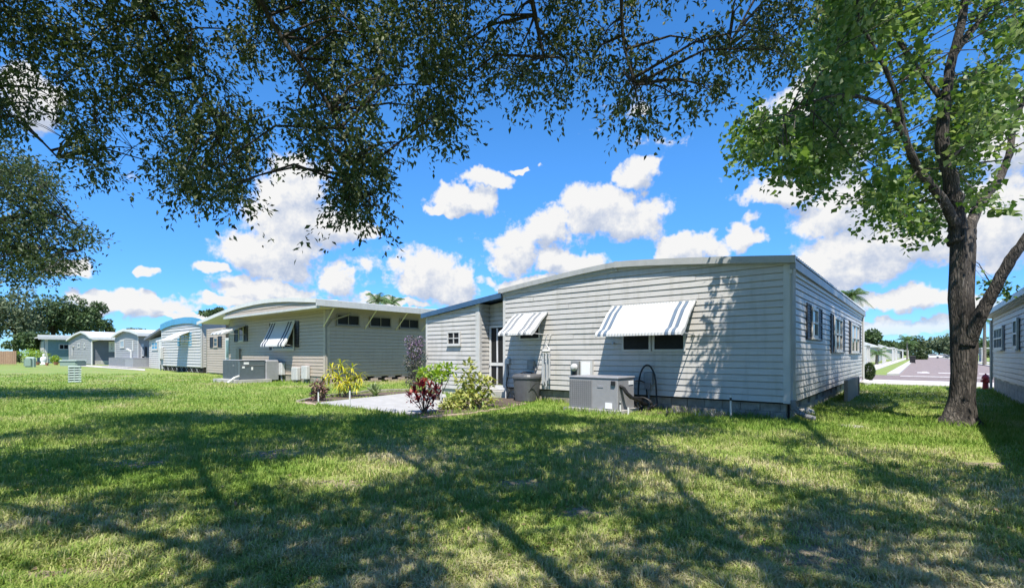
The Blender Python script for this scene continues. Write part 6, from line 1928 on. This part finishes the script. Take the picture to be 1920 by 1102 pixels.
def grass(name, n, d0, d1, seg, hmul, wmul):
    """blades between two distances, thinning out with distance"""
    d = 1.0 / rng.uniform(1 / d1, 1 / d0, n)
    lat = d * rng.uniform(-1.2, 1.2, n) + rng.uniform(-2.4, 2.4, n)
    x = d * FX + lat * RX; y = d * FY + lat * RY
    bad = (x > X0 - .02) & (x < X1 + .02) & (y > Y0 - .02) & (y < Y1)
    bad |= (x > XA) & (x <= X0) & (y > Y0 - .02) & (y < 21)
    bad |= (y > 28.1) | ((x > RXW - .02) & (y > 6.9) & (y < RYF)) | ((x > B00) & (x < BX) & (y > BY) & (y < BY + 14))
    bad |= in_poly(x, y, pt)
    for bp_ in (BED1, BED2): bad |= in_poly(x, y, [(G(*q).x, G(*q).y) for q in bp_])
    bad |= (x > au_x0 - .1) & (x < au_x1 + .1) & (y > au_y - .1) & (y < au_y1 + .05)
    dry = np_noise(x * .42 + 50, y * .42 + 50, 3) * .5 + np_noise(x * 1.3 + 50, y * 1.3 + 50, 4) * .3 + np_noise(x * 4 + 50, y * 4 + 50, 6) * .2
    bare = np.zeros(n)
    for (bx_, by_, ra_, rb_) in BARE:
        q = G(bx_, by_); dq_ = q.x * FX + q.y * FY; lq_ = q.x * RX + q.y * RY
        bare = np.maximum(bare, 1 - ((d - dq_) / (rb_ * dq_ / (by_ - HZ))) ** 2 - ((lat - lq_) / (ra_ * dq_ / F_PX)) ** 2 + 1.2 * (np_noise(x * 5 + 50, y * 5 + 50, 9) - .5))
    bare = np.clip(bare, 0, 1)
    tuft = np_noise(x * 7 + 50, y * 7 + 50, 12)
    keep = ~bad & (rng.uniform(0, 1, n) < (.35 + .6 * dry + .5 * tuft) * (1 - .68 * bare))
    x, y, d, dry, tuft, bare = x[keep], y[keep], d[keep], dry[keep], tuft[keep], bare[keep]; n = len(x)
    h = (.022 + .045 * dry + .05 * tuft ** 2) * rng.uniform(.4, 1.45, n) * hmul * (1 + .012 * d) * (1 - .45 * bare)
    w = (.0056 + .0007 * d) * rng.uniform(.7, 1.3, n) * wmul
    az = rng.uniform(0, 2 * np.pi, n); lean = rng.uniform(.15, 1.15, n)
    dx, dy = np.cos(az), np.sin(az)
    sx, sy = -dy, dx
    B = np.stack([x, y, np.zeros(n) - .004], 1)
    S_ = np.stack([sx, sy, np.zeros(n)], 1) * w[:, None] * .5
    D = np.stack([dx, dy, np.zeros(n)], 1)
    up = np.array([0, 0, 1.0])
    M1 = B + D * (h * lean * .35)[:, None] + up * (h * .62)[:, None]
    T = B + D * (h * lean)[:, None] + up * (h * (1 - .28 * lean))[:, None]
    if seg == 2:
        V = np.stack([B - S_, B + S_, M1 + S_ * .8, M1 - S_ * .8, T], 1).reshape(-1, 3); b = np.arange(n)[:, None] * 5
        Fc = np.concatenate([b + np.array([[0, 1, 2]]), b + np.array([[0, 2, 3]]), b + np.array([[3, 2, 4]])])
    else:
        V = np.stack([B - S_, B + S_, T], 1).reshape(-1, 3); b = np.arange(n)[:, None] * 3
        Fc = b + np.array([[0, 1, 2]])
    o = fast_mesh(name, V, Fc, 'blade', None, 'stuff')
    return o


o = grass('grass', 440000, 2.2, 7.5, 2, 1.0, 1.0); o['label'] = 'short patchy green and straw coloured lawn grass near the viewer'; o['category'] = 'grass'
o = grass('grass', 330000, 7.5, 34, 1, 1.15, 1.6); o['label'] = 'bright green lawn grass farther off around the houses'; o['category'] = 'grass'

# fallen leaves under the oak
n_ = 900
dq = 1.0 / rng.uniform(1 / 13, 1 / 2.6, n_); lq = dq * rng.uniform(-1.15, 1.15, n_)
pos = np.stack([dq * FX + lq * RX, dq * FY + lq * RY, rng.uniform(.012, .045, n_)], 1)
pos = pos[pos[:, 1] < Y0 - .3]; n_ = len(pos)
dv = runit(n_); dv[:, 2] *= .25; nv = runit(n_) * .5; nv[:, 2] = 1
L = rng.uniform(.03, .065, n_)
V, Fc = leaves_mesh(pos, dv, nv, L, L * .5)
o = fast_mesh('leaf_litter', V, Fc, 'litter', None, 'stuff'); o['label'] = 'dry brown leaves fallen on the lawn'; o['category'] = 'leaf litter'
# uncut tufts along walls, pads, beds and the tree foot
P = []
def along(a_, b_, per, sp):
    a_, b_ = Vector((a_[0], a_[1], 0)), Vector((b_[0], b_[1], 0))
    for i in range(int((b_ - a_).length * per)):
        q = a_.lerp(b_, random.random()); P.append((q.x + random.gauss(0, sp), q.y + random.gauss(0, sp), -.004))
along((X0 + .8, Y0 - .12), (X1, Y0 - .12), 90, .07); along((X1 + .12, Y0), (X1 + .12, Y1), 45, .07); along((RXW - .1, 12), (RXW - .1, RYF), 40, .07)
along((au_x0 - .15, au_y - .15), (au_x1 + .15, au_y - .15), 120, .06); along((B0, BY - .1), (BX, BY - .1), 40, .08); along((BX + .1, BY), (BX + .1, BY + 8), 40, .08)
along((XA, Y0 - .1), (XD, Y0 - .1), 50, .08); along(tuple(G(772, 785))[:2], tuple(G(985, 761))[:2], 60, .05); along(tuple(G(592, 761))[:2], tuple(G(772, 783))[:2], 60, .05)
for i in range(500):
    th = random.uniform(0, 6.283); r = .40 + abs(random.gauss(0, .16)); P.append((sb.x + r * math.cos(th), sb.y + r * math.sin(th), -.004))
for i in range(160):
    q = G(1040 + random.gauss(0, 18), 751 + random.gauss(0, 3)); P.append((q.x, q.y, 0))
pos = np.array(P); n_ = len(pos)
dv = runit(n_) * .55; dv[:, 2] = rng.uniform(.5, 1.2, n_)
L = rng.uniform(.07, .20, n_)
V, Fc = leaves_mesh(pos, dv, runit(n_), L, L * .09 + .004)
o = fast_mesh('grass', V, Fc, 'blade', None, 'stuff'); o['label'] = 'longer uncut grass tufts along the walls and pads'; o['category'] = 'grass'
